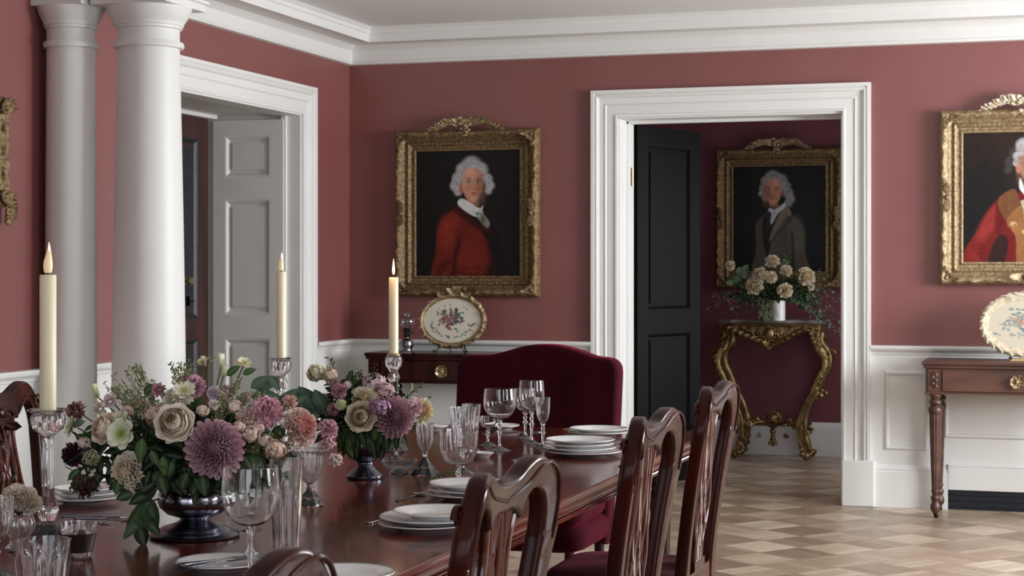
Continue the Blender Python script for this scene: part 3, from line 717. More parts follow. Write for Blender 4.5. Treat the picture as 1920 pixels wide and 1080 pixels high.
# gilt mirror at the far left
t = thing('wall_mirror', 'gilt framed mirror at the far left edge on the red wall', 'mirror', (XL+.002,6.42,1.60))
b = MB()
def dm(s,j): return (.004*sin(s*70),.006*abs(sin(s*45))) if j in (3,4,5) else (0,0)
b.sweep([(0,-.20,.12),(0,-.20,.50),(0,.20,.50),(0,.20,.12)], [(0,.005),(0,.02),(.012,.022),(.02,.034),(.034,.04),(.046,.03),(.05,0)], (1,0,0), closed=True, sub=.008, disp=dm)
b.build('frame', gilt, t, smooth=50)
MB().box((0,-.21,.11),(.012,.21,.51)).build('glass', mirror, t, smooth=0)
b = MB()
for s_ in (-1,1):
    for zz,dz in ((.50,1),(.12,-1)):
        spiral(b, (.04,s_*.215,zz+dz*.0), (0,s_,0), (0,0,dz), .034, 1.4, .010)
        for a_ in (0,.5,1,1.6,2.2): leafscroll(b, (.035,s_*.215,zz), (0,s_*cos(a_),dz*sin(a_)), (1,0,0), .06, .016, .5, .007)
        b.build('corner_carving', gilt, t, smooth=60); b = MB()
    for k in range(6):
        leafscroll(b, (.035,s_*.222,.0+k*.022), (.2,s_*.8,.5-.2*k), (1,0,.3), .05, .014, .5, .007)
    b.build('side_carving', gilt, t, smooth=60); b = MB()
shell(b, (.03,0,.54), (0,1,0), (0,0,1), (1,0,0), .07, 7, .012)
b.build('crest', gilt, t, smooth=60)

# ------------------------------------------------------------------ mahogany console tables
def console(name, label, x, mt):
    W, D, H = .99, .42, .885
    t = thing('console_table', label, 'table', (x, YB-.035-D, 0), 0, 'mahogany console tables')
    b = MB(); b.box((-.02,-.02,H-.022),(W+.02,D,H)); b.build('table_top', mt, t, smooth=0, bevel=.006)
    b = MB(); b.box((.0,0,.705),(W,D-.01,.845)); b.box((-.012,-.012,.845),(W+.012,D,.863)); b.box((-.006,-.006,.70),(W+.006,D-.006,.712)); b.build('frame', mt, t, smooth=0, bevel=.003)
    b = MB(); b.box((.095,-.012,.72),(W-.095,.0,.838)); b.sweep([(.1,-.012,.725),(.1,-.012,.833),(W-.1,-.012,.833),(W-.1,-.012,.725)], [(0,0),(0,.004),(.006,.004),(.008,0)], (0,-1,0), closed=True)
    dr = b.build('drawer', mt, t, smooth=0, bevel=.002)
    b = MB(); cx_ = W/2
    for k in range(9):
        a_ = 2*pi*k/9; leafscroll(b, (cx_+.006*cos(a_),-.022,.778+.006*sin(a_)), (cos(a_),0,sin(a_)), (0,-1,0), .042, .014, .5, .006)
    for k in range(6):
        a_ = 2*pi*k/6; b.ball((cx_+.016*cos(a_),-.03,.778+.016*sin(a_)), .008, 8, 5)
    b.ball((cx_,-.034,.778), .012, 10, 6); b.build('drawer_pull', brass if name != 'r' else gilt_lt, dr, smooth=60)
    for sx_ in (0,1):
        b = MB(); x0 = .012 if sx_ == 0 else W-.082
        b.box((x0,-.009,.715),(x0+.07,0,.84)); 
        for k in range(5): b.ball((x0+.035+.009*(-1)**k,-.012,.745+k*.016), (.011,.006,.011), 8, 5)
        leafscroll(b, (x0+.035,-.01,.80), (0,0,1), (0,-1,0), .03, .012, .4)
        b.build('corner_block', mt, t, smooth=40)
    for ix in (0,1):
        for iy in (0,1):
            lx = .05 if ix == 0 else W-.05; ly = .04 if iy == 0 else D-.06
            b = MB(); c = (lx,ly,0)
            b.lathe([(.034,.705),(.036,.69),(.028,.68),(.026,.672),(.036,.662),(.038,.65),(.030,.64),(.028,.632),(.038,.62),(.040,.606),(.038,.592),(.034,.585)], 24, c)
            b.lathe([(.034,.588),(.033,.57),(.030,.45),(.026,.30),(.020,.165),(.019,.155)], 48, c, fl=lambda th,i: 1-.09*(cos(12*th) > 0)*1.0)
            b.lathe([(.022,.16),(.024,.15),(.019,.14),(.018,.13),(.026,.12),(.027,.11),(.022,.10),(.020,.09),(.027,.075),(.030,.06),(.026,.045),(.018,.035),(.016,.03)], 24, c)
            lg = b.build('leg', mt, t, smooth=40)
            b = MB(); b.lathe([(.012,.04),(.014,.03),(.013,.022)], 16, c); b.ball((lx+.004,ly,.014), (.014,.010,.014), 12, 8); b.build('caster', iron, lg)
    return t
console('l', 'dark mahogany console table with lamp and plaque, behind the velvet armchair', -4.125, wood)
console('r', 'brown fluted leg console table against the white panelling at right', -.755, wood_dk)

# ------------------------------------------------------------------ oval plaques
def plaque(label, x, z, w, h, y, m_f, floral, cream=False, group=None):
    t = thing('oval_plaque', label, 'plate', (x,y,z), 0, 'oval floral plaques')
    a,bb_ = w/2,h/2; fw = .036 if not cream else .05
    b = MB(); N = 160; rows = []
    prof = [(0,.008),(.004,.014),(.010,.012),(.016,.020),(.024,.024),(.032,.018),(.036,.006),(.036,-.006),(0,-.006)] if not cream else [(0,.008),(.006,.013),(.014,.012),(.022,.019),(.032,.022),(.042,.02),(.05,.012),(.05,-.004),(0,-.004)]
    for k in range(N):
        th = 2*pi*k/N; row = []
        for j,(o,hh) in enumerate(prof):
            sc_ = 1
            o2 = o
            if j in (4,5,6,7) :
                o2 = o + (.006*abs(sin(th*11))+.003*sin(th*37) if cream else .0025*sin(th*44)+.002*sin(th*17))
            q = V(((a-fw+o2)*cos(th), -(hh + (.002*sin(th*60) if j in (4,) else 0)), (bb_-fw+o2)*sin(th)))
            row.append(q)
        rows.append(row)
    rows.append(rows[0]); b.grid(rows); b.build('rim', m_f, t, smooth=60)
    # painted face
    nr, nt_ = 46, 150; arrc = []; b = MB()
    for i in range(nr+1):
        for k in range(nt_):
            rr = i/nr; th = 2*pi*k/nt_; u = rr*cos(th); v_ = rr*sin(th)
            b.v.append(((a-fw+.002)*u, -.010+.006*(1-rr*rr)*0, (bb_-fw+.002)*v_)); b.c.append(floral(u, v_)+(1,))
    for i in range(nr):
        for k in range(nt_):
            l = (k+1) % nt_; b.f.append((i*nt_+k,(i+1)*nt_+k,(i+1)*nt_+l,i*nt_+l))
    b.usecol = True; me_o = b.build('painted_face', plate_m, t, smooth=0)
    bc = MB(); bc.lathe([(.001,0),(.97,0),(.97,.01),(.001,.01)], 60)
    # finial carving
    b = MB()
    if not cream:
        for s_ in (-1,1):
            spiral(b, (s_*.016,-.02,bb_+.006), (s_,0,0), (0,0,1), .012, 1.2, .004); leafscroll(b, (0,-.02,bb_), (s_*.9,0,.45), (0,-1,.3), .05, .012, .4, .004)
            leafscroll(b, (s_*.1,-.018,bb_*.90), (s_*.3,0,1), (0,-1,0), .03, .01, .5, .004)
        b.ball((0,-.022,bb_+.022), .010, 10, 6); leafscroll(b, (0,-.02,bb_+.01), (0,0,1), (0,-1,0), .035, .010, .4, .004)
    for k in range(26 if cream else 18):
        th = 2*pi*k/(26 if cream else 18)+.1; p = V(((a-.012)*cos(th),-.018,(bb_-.012)*sin(th))); d = V((-sin(th),0,cos(th)))
        leafscroll(b, p, d, V((cos(th)*.5,-.8,sin(th)*.5)), .06 if cream else .045, .009 if cream else .010, .12 if cream else .4, .004)
    b.build('rim_carving', m_f, t, smooth=60)
    t.rotation_euler = (-math.radians(9),0,0)
    return t
rf = random.Random(11)
def blobs(cx_, cy_, n_, sp, cols, r0, r1):
    return [(cx_+rf.gauss(0,sp[0]), cy_+rf.gauss(0,sp[1]), rf.uniform(r0,r1), rf.uniform(r0,r1)*.55, rf.random()*3.14, rf.choice(cols)) for _ in range(n_)]
def mkfloral(bg, sets):
    bl = [q for s_ in sets for q in s_]
    def f(u, v_):
        c = [lin(q) for q in bg]
        for (x,y,a_,b_,ro,cc) in bl:
            dx,dy = u-x,v_-y; p = (dx*cos(ro)+dy*sin(ro))/a_; q = (-dx*sin(ro)+dy*cos(ro))/b_; r2 = p*p+q*q
            if r2 < 1:
                k = min(1,(1-r2)*2.5)*.9; c = [c[i]*(1-k)+lin(cc[i])*k for i in range(3)]
        return tuple(c)
    return f
G1 = [(62,78,68),(84,98,86),(50,62,66),(98,110,92)]
P1 = [(150,92,88),(170,120,112),(132,62,56),(120,100,108)]
fl1 = mkfloral((206,200,184), [blobs(.0,.05,64,(.24,.20),G1,.05,.13), blobs(-.08,.1,26,(.16,.12),P1,.06,.14), blobs(.12,-.05,10,(.1,.12),[(60,66,84)],.05,.09), blobs(-.08,-.30,10,(.08,.08),[(140,60,48)],.05,.09), blobs(.25,.32,5,(.08,.03),G1,.05,.09), blobs(-.05,.42,5,(.03,.08),G1,.05,.09),
    [(cos(a_)*.74+rf.uniform(-.06,.06), sin(a_)*.74+rf.uniform(-.06,.06), .055,.03,rf.random()*3,rf.choice(G1)) for a_ in [rf.uniform(3.3,6.2) for _ in range(34)]],
    [(cos(a_)*.72, sin(a_)*.72, .04,.022,rf.random()*3,rf.choice(G1)) for a_ in [rf.uniform(0,3.2) for _ in range(9)]]])
pl1 = plaque('gilt rimmed oval floral plaque standing on the left console table', -3.64, .895+.185, .44, .345, YB-.035-.22, gilt_lt, fl1)
G2 = [(120,136,140),(98,118,130),(140,150,142),(150,130,104)]
fl2 = mkfloral((190,182,162), [blobs(-.02,.05,70,(.28,.28),G2,.05,.11), blobs(.0,.1,8,(.08,.1),[(180,140,108),(170,120,90)],.06,.12), blobs(-.4,.0,10,(.14,.05),G2,.04,.08), blobs(0,-.5,12,(.2,.07),G2,.04,.07)])
pl2 = plaque('cream scalloped oval floral plaque on the right console table', -.232, .915+.175, .47, .365, YB-.035-.24, cream_m, fl2, True)
# easel stand on the left table
t = thing('plate_stand', 'thin metal easel holding the gilt plaque on the left console', 'plate stand', (-3.64,YB-.035-.22,.885))
for s_ in (-1,1):
    b = MB(); pth = cat([(s_*.10,-.05,.004),(s_*.085,-.045,.012),(s_*.088,-.03,.03),(s_*.075,-.02,.05),(s_*.06,.0,.06),(s_*.05,.03,.16)], 5)
    b.tube(pth, .0035, 8); spiral(b, (s_*.105,-.05,.013), (s_,0,0), (0,0,-1), .009, 1.1, .003); b.tube([(s_*.05,.03,.16),(s_*.05,.10,.003)], .003, 6)
    b.tube([(s_*.075,-.02,.05),(s_*.072,-.03,.028),(s_*.07,-.045,.022),(s_*.07,-.05,.04)], .003, 6)
    b.build('bracket', iron, t)
MB().tube([(-.05,.03,.12),(.05,.03,.12)], .003, 6).build('crossbar', iron, t)
# wooden foot on the right table
t = thing('plate_stand', 'small pale wooden block stand under the cream plaque', 'plate stand', (-.19,YB-.035-.24,.885))
MB().box((-.115,-.045,0),(.13,.05,.012)).build('base', mat('pale_wood', rgb(206,170,116), .5, noise_amt=.15, nscale=20, stretch=(.2,1,1)), t, smooth=0, bevel=.003)
b = MB()
for s_ in (-1,1): spiral(b, (s_*.10-.01,-.045,.014), (s_,0,0), (0,0,1), .010, 1.2, .0035)
b.build('hook', iron, t)

# ------------------------------------------------------------------ oil lamp
x,y = XY(763, 10.78)
t = thing('oil_lamp', 'small oil lamp with glass globe on the left console, beside the gilt plaque', 'lamp', (x,y,.885))
b = MB(); b.lathe([(0,0),(.046,0),(.048,.006),(.044,.012),(.034,.018),(.032,.03),(.040,.045),(.042,.06),(.036,.078),(.022,.088),(.014,.092),(.014,.10),(.0,.10)], 32); b.build('fount', silver, t)
b = MB(); b.lathe([(.013,.098),(.02,.102),(.022,.11),(.019,.118),(.019,.135),(.024,.14),(.025,.15),(.018,.155),(0,.155)], 24, fl=lambda th,i: 1+.05*cos(16*th)); b.tube([(.02,0,.125),(.04,0,.125)], .003, 8); b.ball((.042,0,.125), (.003,.008,.008), 8, 6); b.build('burner', iron, t)
b = MB(); pr = [(.019,.15),(.023,.157),(.036,.168),(.044,.185),(.045,.20),(.040,.214),(.028,.224),(.020,.228),(.019,.238),(.024,.25),(.022,.255)]
b.lathe(pr + [(r-.0015,z) for r,z in reversed(pr)], 48, closed=True, fl=lambda th,i: 1+(.04*cos(14*th) if 1 < (i if i < len(pr) else 2*len(pr)-1-i) < 7 else 0)); b.build('chimney', lampglass, t)

# ------------------------------------------------------------------ gilt rococo console in the hall
gx0, gx1 = -2.46, -1.69; gw = gx1-gx0; gc = (gx0+gx1)/2
t = thing('gilt_console_table', 'carved gilt rococo console table in the hall beyond the doorway', 'table', (gc, 13.02, 0))
TZ = 1.005
out = cat([(-gw/2,.22),(-gw/2,-.10),(-gw/2+.05,-.16),(-gw/4,-.15),(-.08,-.19),(.08,-.19),(gw/4,-.15),(gw/2-.05,-.16),(gw/2,-.10),(gw/2,.22)], 5)
me = fill2d([out], .014, .005, 'xy'); o = raw('marble_top', me, marble, t); o.location = (0,0,TZ+.012)
b = MB()
# serpentine apron: wavy band with pierced centre
def apz(u):  # lower edge
    k = abs(u)/(gw/2)
    return interp([(0,.155),(.10,.15),(.25,.125),(.38,.10),(.5,.065),(.66,.038),(.8,.05),(.92,.07),(1,.075)], k)
for side in (0,):
    rows = []
    for i in range(61):
        u = -gw/2*.93 + gw*.93*i/60; k = abs(u)/(gw/2); yy = -.135-.03*(1-k*k); dz = apz(u)
        r_ = []
        for j in range(7):
            q = j/6; r_.append(V((u, yy-.012*sin(pi*q)-.004*sin(i*1.1)*q, TZ-.004-dz*q)))
        rows.append(r_)
    b.grid(rows); b.grid([[p+V((0,.025,0)) for p in r_] for r_ in rows], flip=True); b.grid([[r_[-1] for r_ in rows],[r_[-1]+V((0,.025,0)) for r_ in rows]])
for s_ in (-1,1):
    pth = []
    for i in range(24):
        u = s_*(.04+(gw/2*.9-.04)*i/23); k = abs(u)/(gw/2); pth.append((u,-.155-.03*(1-k*k),TZ-.004-apz(u)))
    b.tube(pth, .010, 8)
    b.box((s_*gw/2*.93-.01,-.13,TZ-.07),(s_*gw/2*.93+.01,.20,TZ))
b.tube([(-gw/2*.95,-.15,TZ-.012),(-gw/4,-.17,TZ-.012),(0,-.19,TZ-.012),(gw/4,-.17,TZ-.012),(gw/2*.95,-.15,TZ-.012)], .008, 8)
b.build('apron', gilt_con, t, smooth=50)
b = MB()
b.ball((0,-.20,TZ-.075), (.038,.02,.045), 14, 9)
for k in range(12):
    a_ = 2*pi*k/12; b.ball((.046*cos(a_),-.20,TZ-.075+.052*sin(a_)), .010, 8, 5)
for s_ in (-1,1):
    spiral(b, (s_*.085,-.19,TZ-.07), (s_,0,0), (0,0,-1), .035, 1.3, .010); spiral(b, (s_*.15,-.18,TZ-.05), (-s_,0,0), (0,0,1), .025, 1.2, .008)
    spiral(b, (s_*.25,-.165,TZ-.035), (s_,0,0), (0,0,1), .018, 1.2, .007)
    for k in range(6):
        leafscroll(b, (s_*(.04+k*.045),-.195+.006*k,TZ-.13+k*.018), (s_,0,.15), (0,-.9,-.3), .06, .014, .5, .006)
for a_ in (-1.1,-.6,-.2,.2,.6,1.1):
    leafscroll(b, (0,-.195,TZ-.12), (sin(a_),0,-cos(a_)), (0,-1,0), .075-.02*abs(a_), .014, .4, .007)
b.ball((0,-.20,TZ-.185), .011, 8, 5)
b.build('cartouche', gilt_con, t, smooth=60)
def gleg(sx_, front):
    b = MB(); y0 = -.12 if front else .14; x0 = sx_*gw/2*.88
    # outline from the photo: bulge out below the top, sweep inward, foot kicks out
    P = [(x0,1.0),(x0+sx_*.0,.93),(x0-sx_*.005,.86),(x0+sx_*.045,.78),(x0+sx_*.055,.70),(x0+sx_*.01,.60),(x0-sx_*.03,.50),(x0-sx_*.085,.40),(x0-sx_*.12,.30),(x0-sx_*.125,.24),(x0-sx_*.12,.16),(x0-sx_*.10,.09),(x0-sx_*.085,.04)]
    if not front: P = [(x*1.0,z) for x,z in P]
    pth = cat([(x,y0-.02*sin(pi*z)*(1 if front else -1),z) for x,z in P], 5); n_ = len(pth)
    rad = [interp([(0,.026),(.12,.030),(.25,.036),(.40,.030),(.6,.020),(.8,.022),(.9,.026),(1,.018)], i/(n_-1)) for i in range(n_)]
    b.tube(pth, rad, 10)
    b.tube([V(p)+V((-sx_*.012,-.02 if front else .02,0)) for p in pth[4:-8]], .008, 8); b.tube([V(p)+V((sx_*.012,-.02 if front else .02,0)) for p in pth[4:-8]], .008, 8)
    ys = -1 if front else 1
    # scrolls and leaves
    spiral(b, (x0+sx_*.062,y0+ys*.02,.775), (sx_,0,0), (0,0,1), .036, 1.3, .013)
    spiral(b, (x0-sx_*.0,y0+ys*.01,.49), (sx_,0,0), (0,0,-1), .030, 1.3, .012, .5)
    b.ball((x0+sx_*.03,y0+ys*.01,.48), .024, 10, 7)
    for k in range(9):
        z = .93-k*.045; xx = x0+sx_*interp([(0,.01),(.2,.02),(.35,.065),(.5,.07),(.75,.035),(1,.0)], k/8)
        leafscroll(b, (xx,y0+ys*.025,z), (-sx_*.05,ys*.1,-1), (sx_*.9,ys*.5,0), .06, .018, .45, .008); b.ball((xx+sx_*.01,y0+ys*.02,z-.03), R.uniform(.010,.016), 8, 5)
    for k in range(5):
        leafscroll(b, (x0-sx_*.02,y0+ys*.03,.97-k*.03), (sx_*(k-2)*.3,0,-1), (0,ys,0), .06, .014, .5, .007)
    fx = x0-sx_*.12
    spiral(b, (fx-sx_*.05,y0,.255), (-sx_,0,0), (0,0,1), .028, 1.3, .012)
    spiral(b, (fx+sx_*.04,y0,.20), (sx_,0,0), (0,0,1), .022, 1.2, .009)
    for k in range(6):
        leafscroll(b, (fx+sx_*R.uniform(-.03,.03),y0+ys*.02,.26-.03*k), (sx_*R.uniform(-1,1),0,-.6), (0,ys,.2), .055, .015, .6, .007)
    b.ball((fx+sx_*.045,y0,.035), (.032,.032,.030), 12, 8); b.ball((fx+sx_*.015,y0+ys*.02,.05), .022, 10, 6); b.ball((fx+sx_*.068,y0,.048), .018, 10, 6)
    return b.build('leg', gilt_con, t, smooth=60)
for sx_ in (-1,1):
    gleg(sx_, True); gleg(sx_, False)
b = MB()
for s_ in (-1,1):
    b.tube(cat([(s_*(gw/2*.88-.13),-.12,.235),(s_*.16,-.06,.245),(s_*.10,-.02,.27),(s_*.05,0,.25)], 6), .014, 8); b.tube(cat([(s_*(gw/2*.88-.13),.14,.235),(s_*.16,.08,.245),(s_*.05,0,.25)], 6), .013, 8)
    spiral(b, (s_*.115,-.03,.28), (s_,0,0), (0,0,1), .022, 1.2, .010); b.ball((s_*.115,-.03,.29), .018, 8, 6)
    spiral(b, (s_*.10,-.03,.175), (s_,0,0), (0,0,-1), .018, 1.2, .008)
b.build('stretcher', gilt_con, t, smooth=60)
b = MB()
b.ball((0,-.01,.28), (.055,.05,.06), 12, 8)
for k in range(34):
    a_ = R.uniform(0,2*pi); e = R.uniform(-.9,1.3); d = V((cos(a_)*cos(e),sin(a_)*cos(e),sin(e)))
    leafscroll(b, V((0,-.01,.28))+d*.035, d, V((0,0,1)).cross(d).cross(d)*-1+V((0,0,.01)), .055, .016, .6, .006)
for z,r in ((.20,.024),(.175,.016),(.15,.022),(.125,.026),(.10,.012)): b.ball((0,-.01,z), (r,r,r), 10, 6)
for k in range(8):
    a_ = 2*pi*k/8; leafscroll(b, (.01*cos(a_),-.01+.01*sin(a_),.14), (cos(a_),sin(a_),-.9), (0,0,-1), .04, .012, .4, .005)
b.build('finial', gilt_con, t, smooth=60)

# ------------------------------------------------------------------ dining table
TX0, TX1, TY0, TY1, TT = -2.78, -1.335, 1.35, 6.85, .76
t = thing('dining_table', 'long polished mahogany dining table laid for dinner', 'table', ((TX0+TX1)/2,(TY0+TY1)/2,0))
hx, hy = (TX1-TX0)/2, (TY1-TY0)/2
def rrect(hx_, y0, y1, r, corners):
    pts = []
    for (cx_,cy_,a0,on) in ((hx_,y0,-pi/2,corners[0]),(hx_,y1,0,corners[1]),(-hx_,y1,pi/2,corners[1]),(-hx_,y0,pi,corners[0])):
        if on:
            ox = cx_-r if cx_>0 else cx_+r; oy = cy_+r if cy_==y0 else cy_-r
            for k in range(7): a_ = a0+pi/2*k/6; pts.append((ox+r*cos(a_),oy+r*sin(a_)))
        else: pts.append((cx_,cy_))
    return pts
cuts = [-hy,-1.35,.35,1.95,hy]
tprof = [(-.05,-.075),(-.022,-.070),(-.016,-.060),(-.018,-.052),(-.008,-.046),(-.004,-.036),(-.012,-.030),(-.014,-.024),(-.002,-.020),(0,-.013),(0,-.005),(-.004,0)]
for i in range(4):
    y0 = cuts[i]+(.0008 if i else 0); y1 = cuts[i+1]-(.0008 if i < 3 else 0)
    nm = 'table_leaf' if 0 < i < 3 else 'table_end'
    b = MB(); rows = []
    for (o_,z) in tprof:
        pts = rrect(hx+o_, y0-(o_ if i == 0 else 0), y1+(o_ if i == 3 else 0), .06, (i == 0, i == 3)); rows.append([V((x,y,TT+z)) for x,y in pts])
    for r_ in rows: r_.append(r_[0])
    b.grid(rows); o = len(b.v); k = len(rows[-1])-1
    b.f.append(tuple(o-k-1+q for q in range(k))); b.f.append(tuple(reversed(range(k))))
    # gadrooned lower edge
    for sx_ in (-1,1):
        L_ = y1-y0; m_ = int(L_/.018)
        for q in range(m_): b.ball((sx_*(hx-.014),y0+(q+.5)*L_/m_,TT-.062), (.008,.0085,.009), 6, 4)
    b.build(nm, woodx, t, smooth=40)
b = MB()
for sx_ in (-1,1): b.box((sx_*(hx-.34)-.015,-hy+.30,.62),(sx_*(hx-.34)+.015,hy-.30,.686))
for sy_ in (-1,1): b.box((-hx+.34,sy_*(hy-.30)-.015,.62),(hx-.34,sy_*(hy-.30)+.015,.686))
b.build('apron', wood, t, smooth=0, bevel=.003)
for sx_ in (-1,1):
    for yy in (-hy+.2,-.48,hy-.2):
        b = MB(); b.box((sx_*(hx-.16)-.045,yy-.045,.58),(sx_*(hx-.16)+.045,yy+.045,.686)); b.lathe([(.042,.58),(.046,.57),(.034,.55),(.045,.53),(.048,.50),(.040,.47),(.036,.30),(.028,.14),(.034,.12),(.038,.10),(.028,.08),(.03,.05),(.022,.02),(.024,0)], 24, (sx_*(hx-.16),yy,0)); b.build('leg', wood, t, smooth=35)

# ------------------------------------------------------------------ dining chairs (seat towards -x)
def rake(z, y): 
    q = max(0,(z-.45)/.6); r_ = .085*q**1.25
    if z < .43: r_ = .05*((.43-z)/.43)**1.5
    return r_ - .028*(1-(y/.24)**2)*min(1,max(0,q))
def warp_mesh(me, x0=0):
    for v in me.vertices: v.co.x += rake(v.co.z, v.co.y) + x0
def make_chair(label):
    t = thing('dining_chair', label, 'chair', (0,0,0), 0, 'carved mahogany dining chairs')
    for s_ in (-1,1):
        pts = [(s_*.17,0),(s_*.185,.25),(s_*.195,.45),(s_*.205,.62),(s_*.222,.78),(s_*.238,.90)]
        L_ = cat(pts, 4); wd_ = lambda z: interp([(0,.034),(.45,.042),(.7,.040),(.9,.050)], z)
        o1 = [(y-wd_(z)/2,z) for y,z in L_]+[(y+wd_(z)/2,z) for y,z in reversed(L_)]
        me = fill2d([o1], .019, .007, 'yz'); bm = bmesh.new(); bm.from_mesh(me)
        for zz in [x*.05 for x in range(1,18)]: bmesh.ops.bisect_plane(bm, geom=bm.verts[:]+bm.edges[:]+bm.faces[:], plane_co=(0,0,zz), plane_no=(0,0,1))
        bm.to_mesh(me); bm.free(); warp_mesh(me); me.polygons.foreach_set('use_smooth', [True]*len(me.polygons)); me.set_sharp_from_angle(angle=.7)
        raw('back_post', me, wood, t)
    # crest rail
    top = [(-.246,.885),(-.252,.925),(-.244,.966),(-.222,1.004),(-.188,1.034),(-.148,1.044),(-.105,1.034),(-.06,1.016),(0,1.010),(.06,1.016),(.105,1.034),(.148,1.044),(.188,1.034),(.222,1.004),(.244,.966),(.252,.925),(.246,.885)]
    top = cat(top, 4)
    arch = [(.214,.885),(.211,.94),(.192,.980),(.160,.998),(.125,.994),(.100,.975),(.088,.955)]
    low = cat(arch, 4) + cat([(.088,.955),(.05,.972),(0,.972),(-.05,.972),(-.088,.955)], 4)[1:-1] + [(-y,z) for y,z in reversed(cat(arch,4))]
    me = fill2d([top+low], .0185, .009, 'yz', 3); bm = bmesh.new(); bm.from_mesh(me)
    for yy in [x*.03 for x in range(-8,9)]: bmesh.ops.bisect_plane(bm, geom=bm.verts[:]+bm.edges[:]+bm.faces[:], plane_co=(0,yy,0), plane_no=(0,1,0))
    bm.to_mesh(me); bm.free(); warp_mesh(me); me.polygons.foreach_set('use_smooth', [True]*len(me.polygons)); me.set_sharp_from_angle(angle=.7)
    cr = raw('crest_rail', me, wood, t)
    b = MB()
    for s_ in (-1,1):
        # moulded bead following the top and a scrolled ear
        spiral(b, (rake(.99,.23)-.02,s_*.232,.985), (0,s_,0), (0,0,1), .022, 1.3, .006)
        b.tube([(rake(z,y)-.0185,s_*y,z) for y,z in cat([(.228,.885),(.226,.95),(.20,1.0),(.16,1.01),(.12,.985),(.08,.955),(0,.945)], 5)], .0045, 8)
        b.tube([(rake(z,y)+.0185,s_*y,z) for y,z in cat([(.248,.885),(.25,.95),(.235,1.005),(.20,1.035),(.155,1.03),(.10,1.005),(0,.985)], 5)], .004, 8)
    b.build('carving', wood, cr)
    # pierced splat of interlaced ribbons
    b = MB(); rb_ = MB()
    strands = [ [(.090,.99),(.066,.90),(.080,.78),(.100,.70),(.088,.63),(.052,.57),(.052,.50)],
                [(.060,.99),(.035,.87),(.012,.76),(.035,.68),(.060,.62),(.030,.56),(.030,.50)],
                [(.030,.99),(.045,.86),(.060,.76),(.020,.67),(-.020,.60),(-.010,.55),(.010,.50)],
                [(.0,.99),(-.020,.88),(.0,.79),(.022,.72),(.0,.62),(.012,.55),(.0,.50)] ]
    for st in strands:
        for s_ in (-1,1):
            pth = [(rake(z,y)+.006,s_*y,z) for y,z in cat(st, 6)]; rb_.tube(pth, [.0058]*len(pth), 8)
            rb_.tube([(x-.012,y,z) for x,y,z in pth], [.0058]*len(pth), 8)
    o1 = cat([(.092,.985),(.070,.88),(.084,.78),(.104,.70),(.092,.63),(.056,.57),(.056,.50)], 5); hole = cat([(.050,.90),(.030,.86),(.024,.80),(.040,.76),(.062,.80),(.060,.87)], 4, True); h2 = cat([(.066,.72),(.078,.69),(.066,.64),(.048,.66),(.052,.70)], 4, True)
    me = fill2d([o1+[(-y,z) for y,z in reversed(o1)], hole, [(-y,z) for y,z in hole], h2, [(-y,z) for y,z in h2]], .004, .0015, 'yz'); bm = bmesh.new(); bm.from_mesh(me)
    for zz in [.5+x*.04 for x in range(12)]: bmesh.ops.bisect_plane(bm, geom=bm.verts[:]+bm.edges[:]+bm.faces[:], plane_co=(0,0,zz), plane_no=(0,0,1))
    bm.to_mesh(me); bm.free(); warp_mesh(me); addmesh(b, me)
    b.box((-.012,-.075,.487),(.016,.075,.515))
    for zz in (.86,.70,.60): b.ball((rake(zz,0)-.004,0,zz), (.012,.018,.022), 10, 6)
    b.ball((rake(.96,0)-.018,0,.965), (.010,.028,.018), 10, 6)
    for s_ in (-1,1): leafscroll(b, (rake(.93,0)-.02,0,.935), (0,s_,-.3), (-1,0,0), .06, .014, .4, .006)
    sp_o = b.build('splat', wood, t); rb_.build('ribbon_carving', wood_rib, sp_o)
    # seat
    b = MB(); b.box((-.445,-.235,.385),(-.42,.235,.445)); b.box((-.42,-.235,.385),(.0,-.21,.445)); b.box((-.42,.21,.385),(.0,.235,.445)); b.box((-.03,-.18,.385),(.015,.18,.487)); b.build('seat_rail', wood, t, smooth=0, bevel=.004)
    b = MB(); rows = []
    for (e,z) in ((.99,.43),(1.0,.452),(.985,.472),(.93,.486),(.8,.494),(.5,.500),(.02,.502)):
        r_ = []
        for k in range(49):
            a_ = 2*pi*k/48; c_,s2 = cos(a_),sin(a_); n_ = .28
            r_.append(V((-.215+.222*e*abs(c_)**n_*(1 if c_>0 else -1), .232*e*abs(s2)**n_*(1 if s2>0 else -1)*(1-.07*(c_>0)*abs(c_)), z)))
        rows.append(r_)
    b.grid(rows); b.build('seat', velvet_dk, t, smooth=60)
    for s_ in (-1,1):
        b = MB(); pth = cat([(-.42,s_*.212,.40),(-.435,s_*.222,.34),(-.425,s_*.215,.22),(-.41,s_*.208,.10),(-.425,s_*.215,.03),(-.43,s_*.218,.008)], 5)
        b.tube(pth, [interp([(0,.028),(.2,.030),(.6,.017),(.85,.015),(1,.026)], i/(len(pth)-1)) for i in range(len(pth))], 12); b.build('front_leg', wood, t)
        MB().tube([(-.41,s_*.208,.14),(.02,s_*.178,.14)], .010, 10).build('stretcher', wood, t)
    MB().tube([(-.2,-.193,.14),(-.2,.193,.14)], .010, 10).build('stretcher', wood, t)
    return t
ch = make_chair('mahogany dining chair in the near foreground, only its rounded top showing')
ch.location = (-.995,1.86,0)
dup(ch, (-1.02,3.00,0), 0, 'nearest fully seen mahogany dining chair, its arched back overlapping the plates')
dup(ch, (-1.03,4.20,0), 0, 'middle mahogany dining chair on the right side of the table')
dup(ch, (-1.085,5.30,0), 0, 'farthest right side mahogany dining chair, nearest the doorway')
dup(ch, (-3.04,4.61,0), pi, 'mahogany dining chair on the left side of the table, cut by the frame')

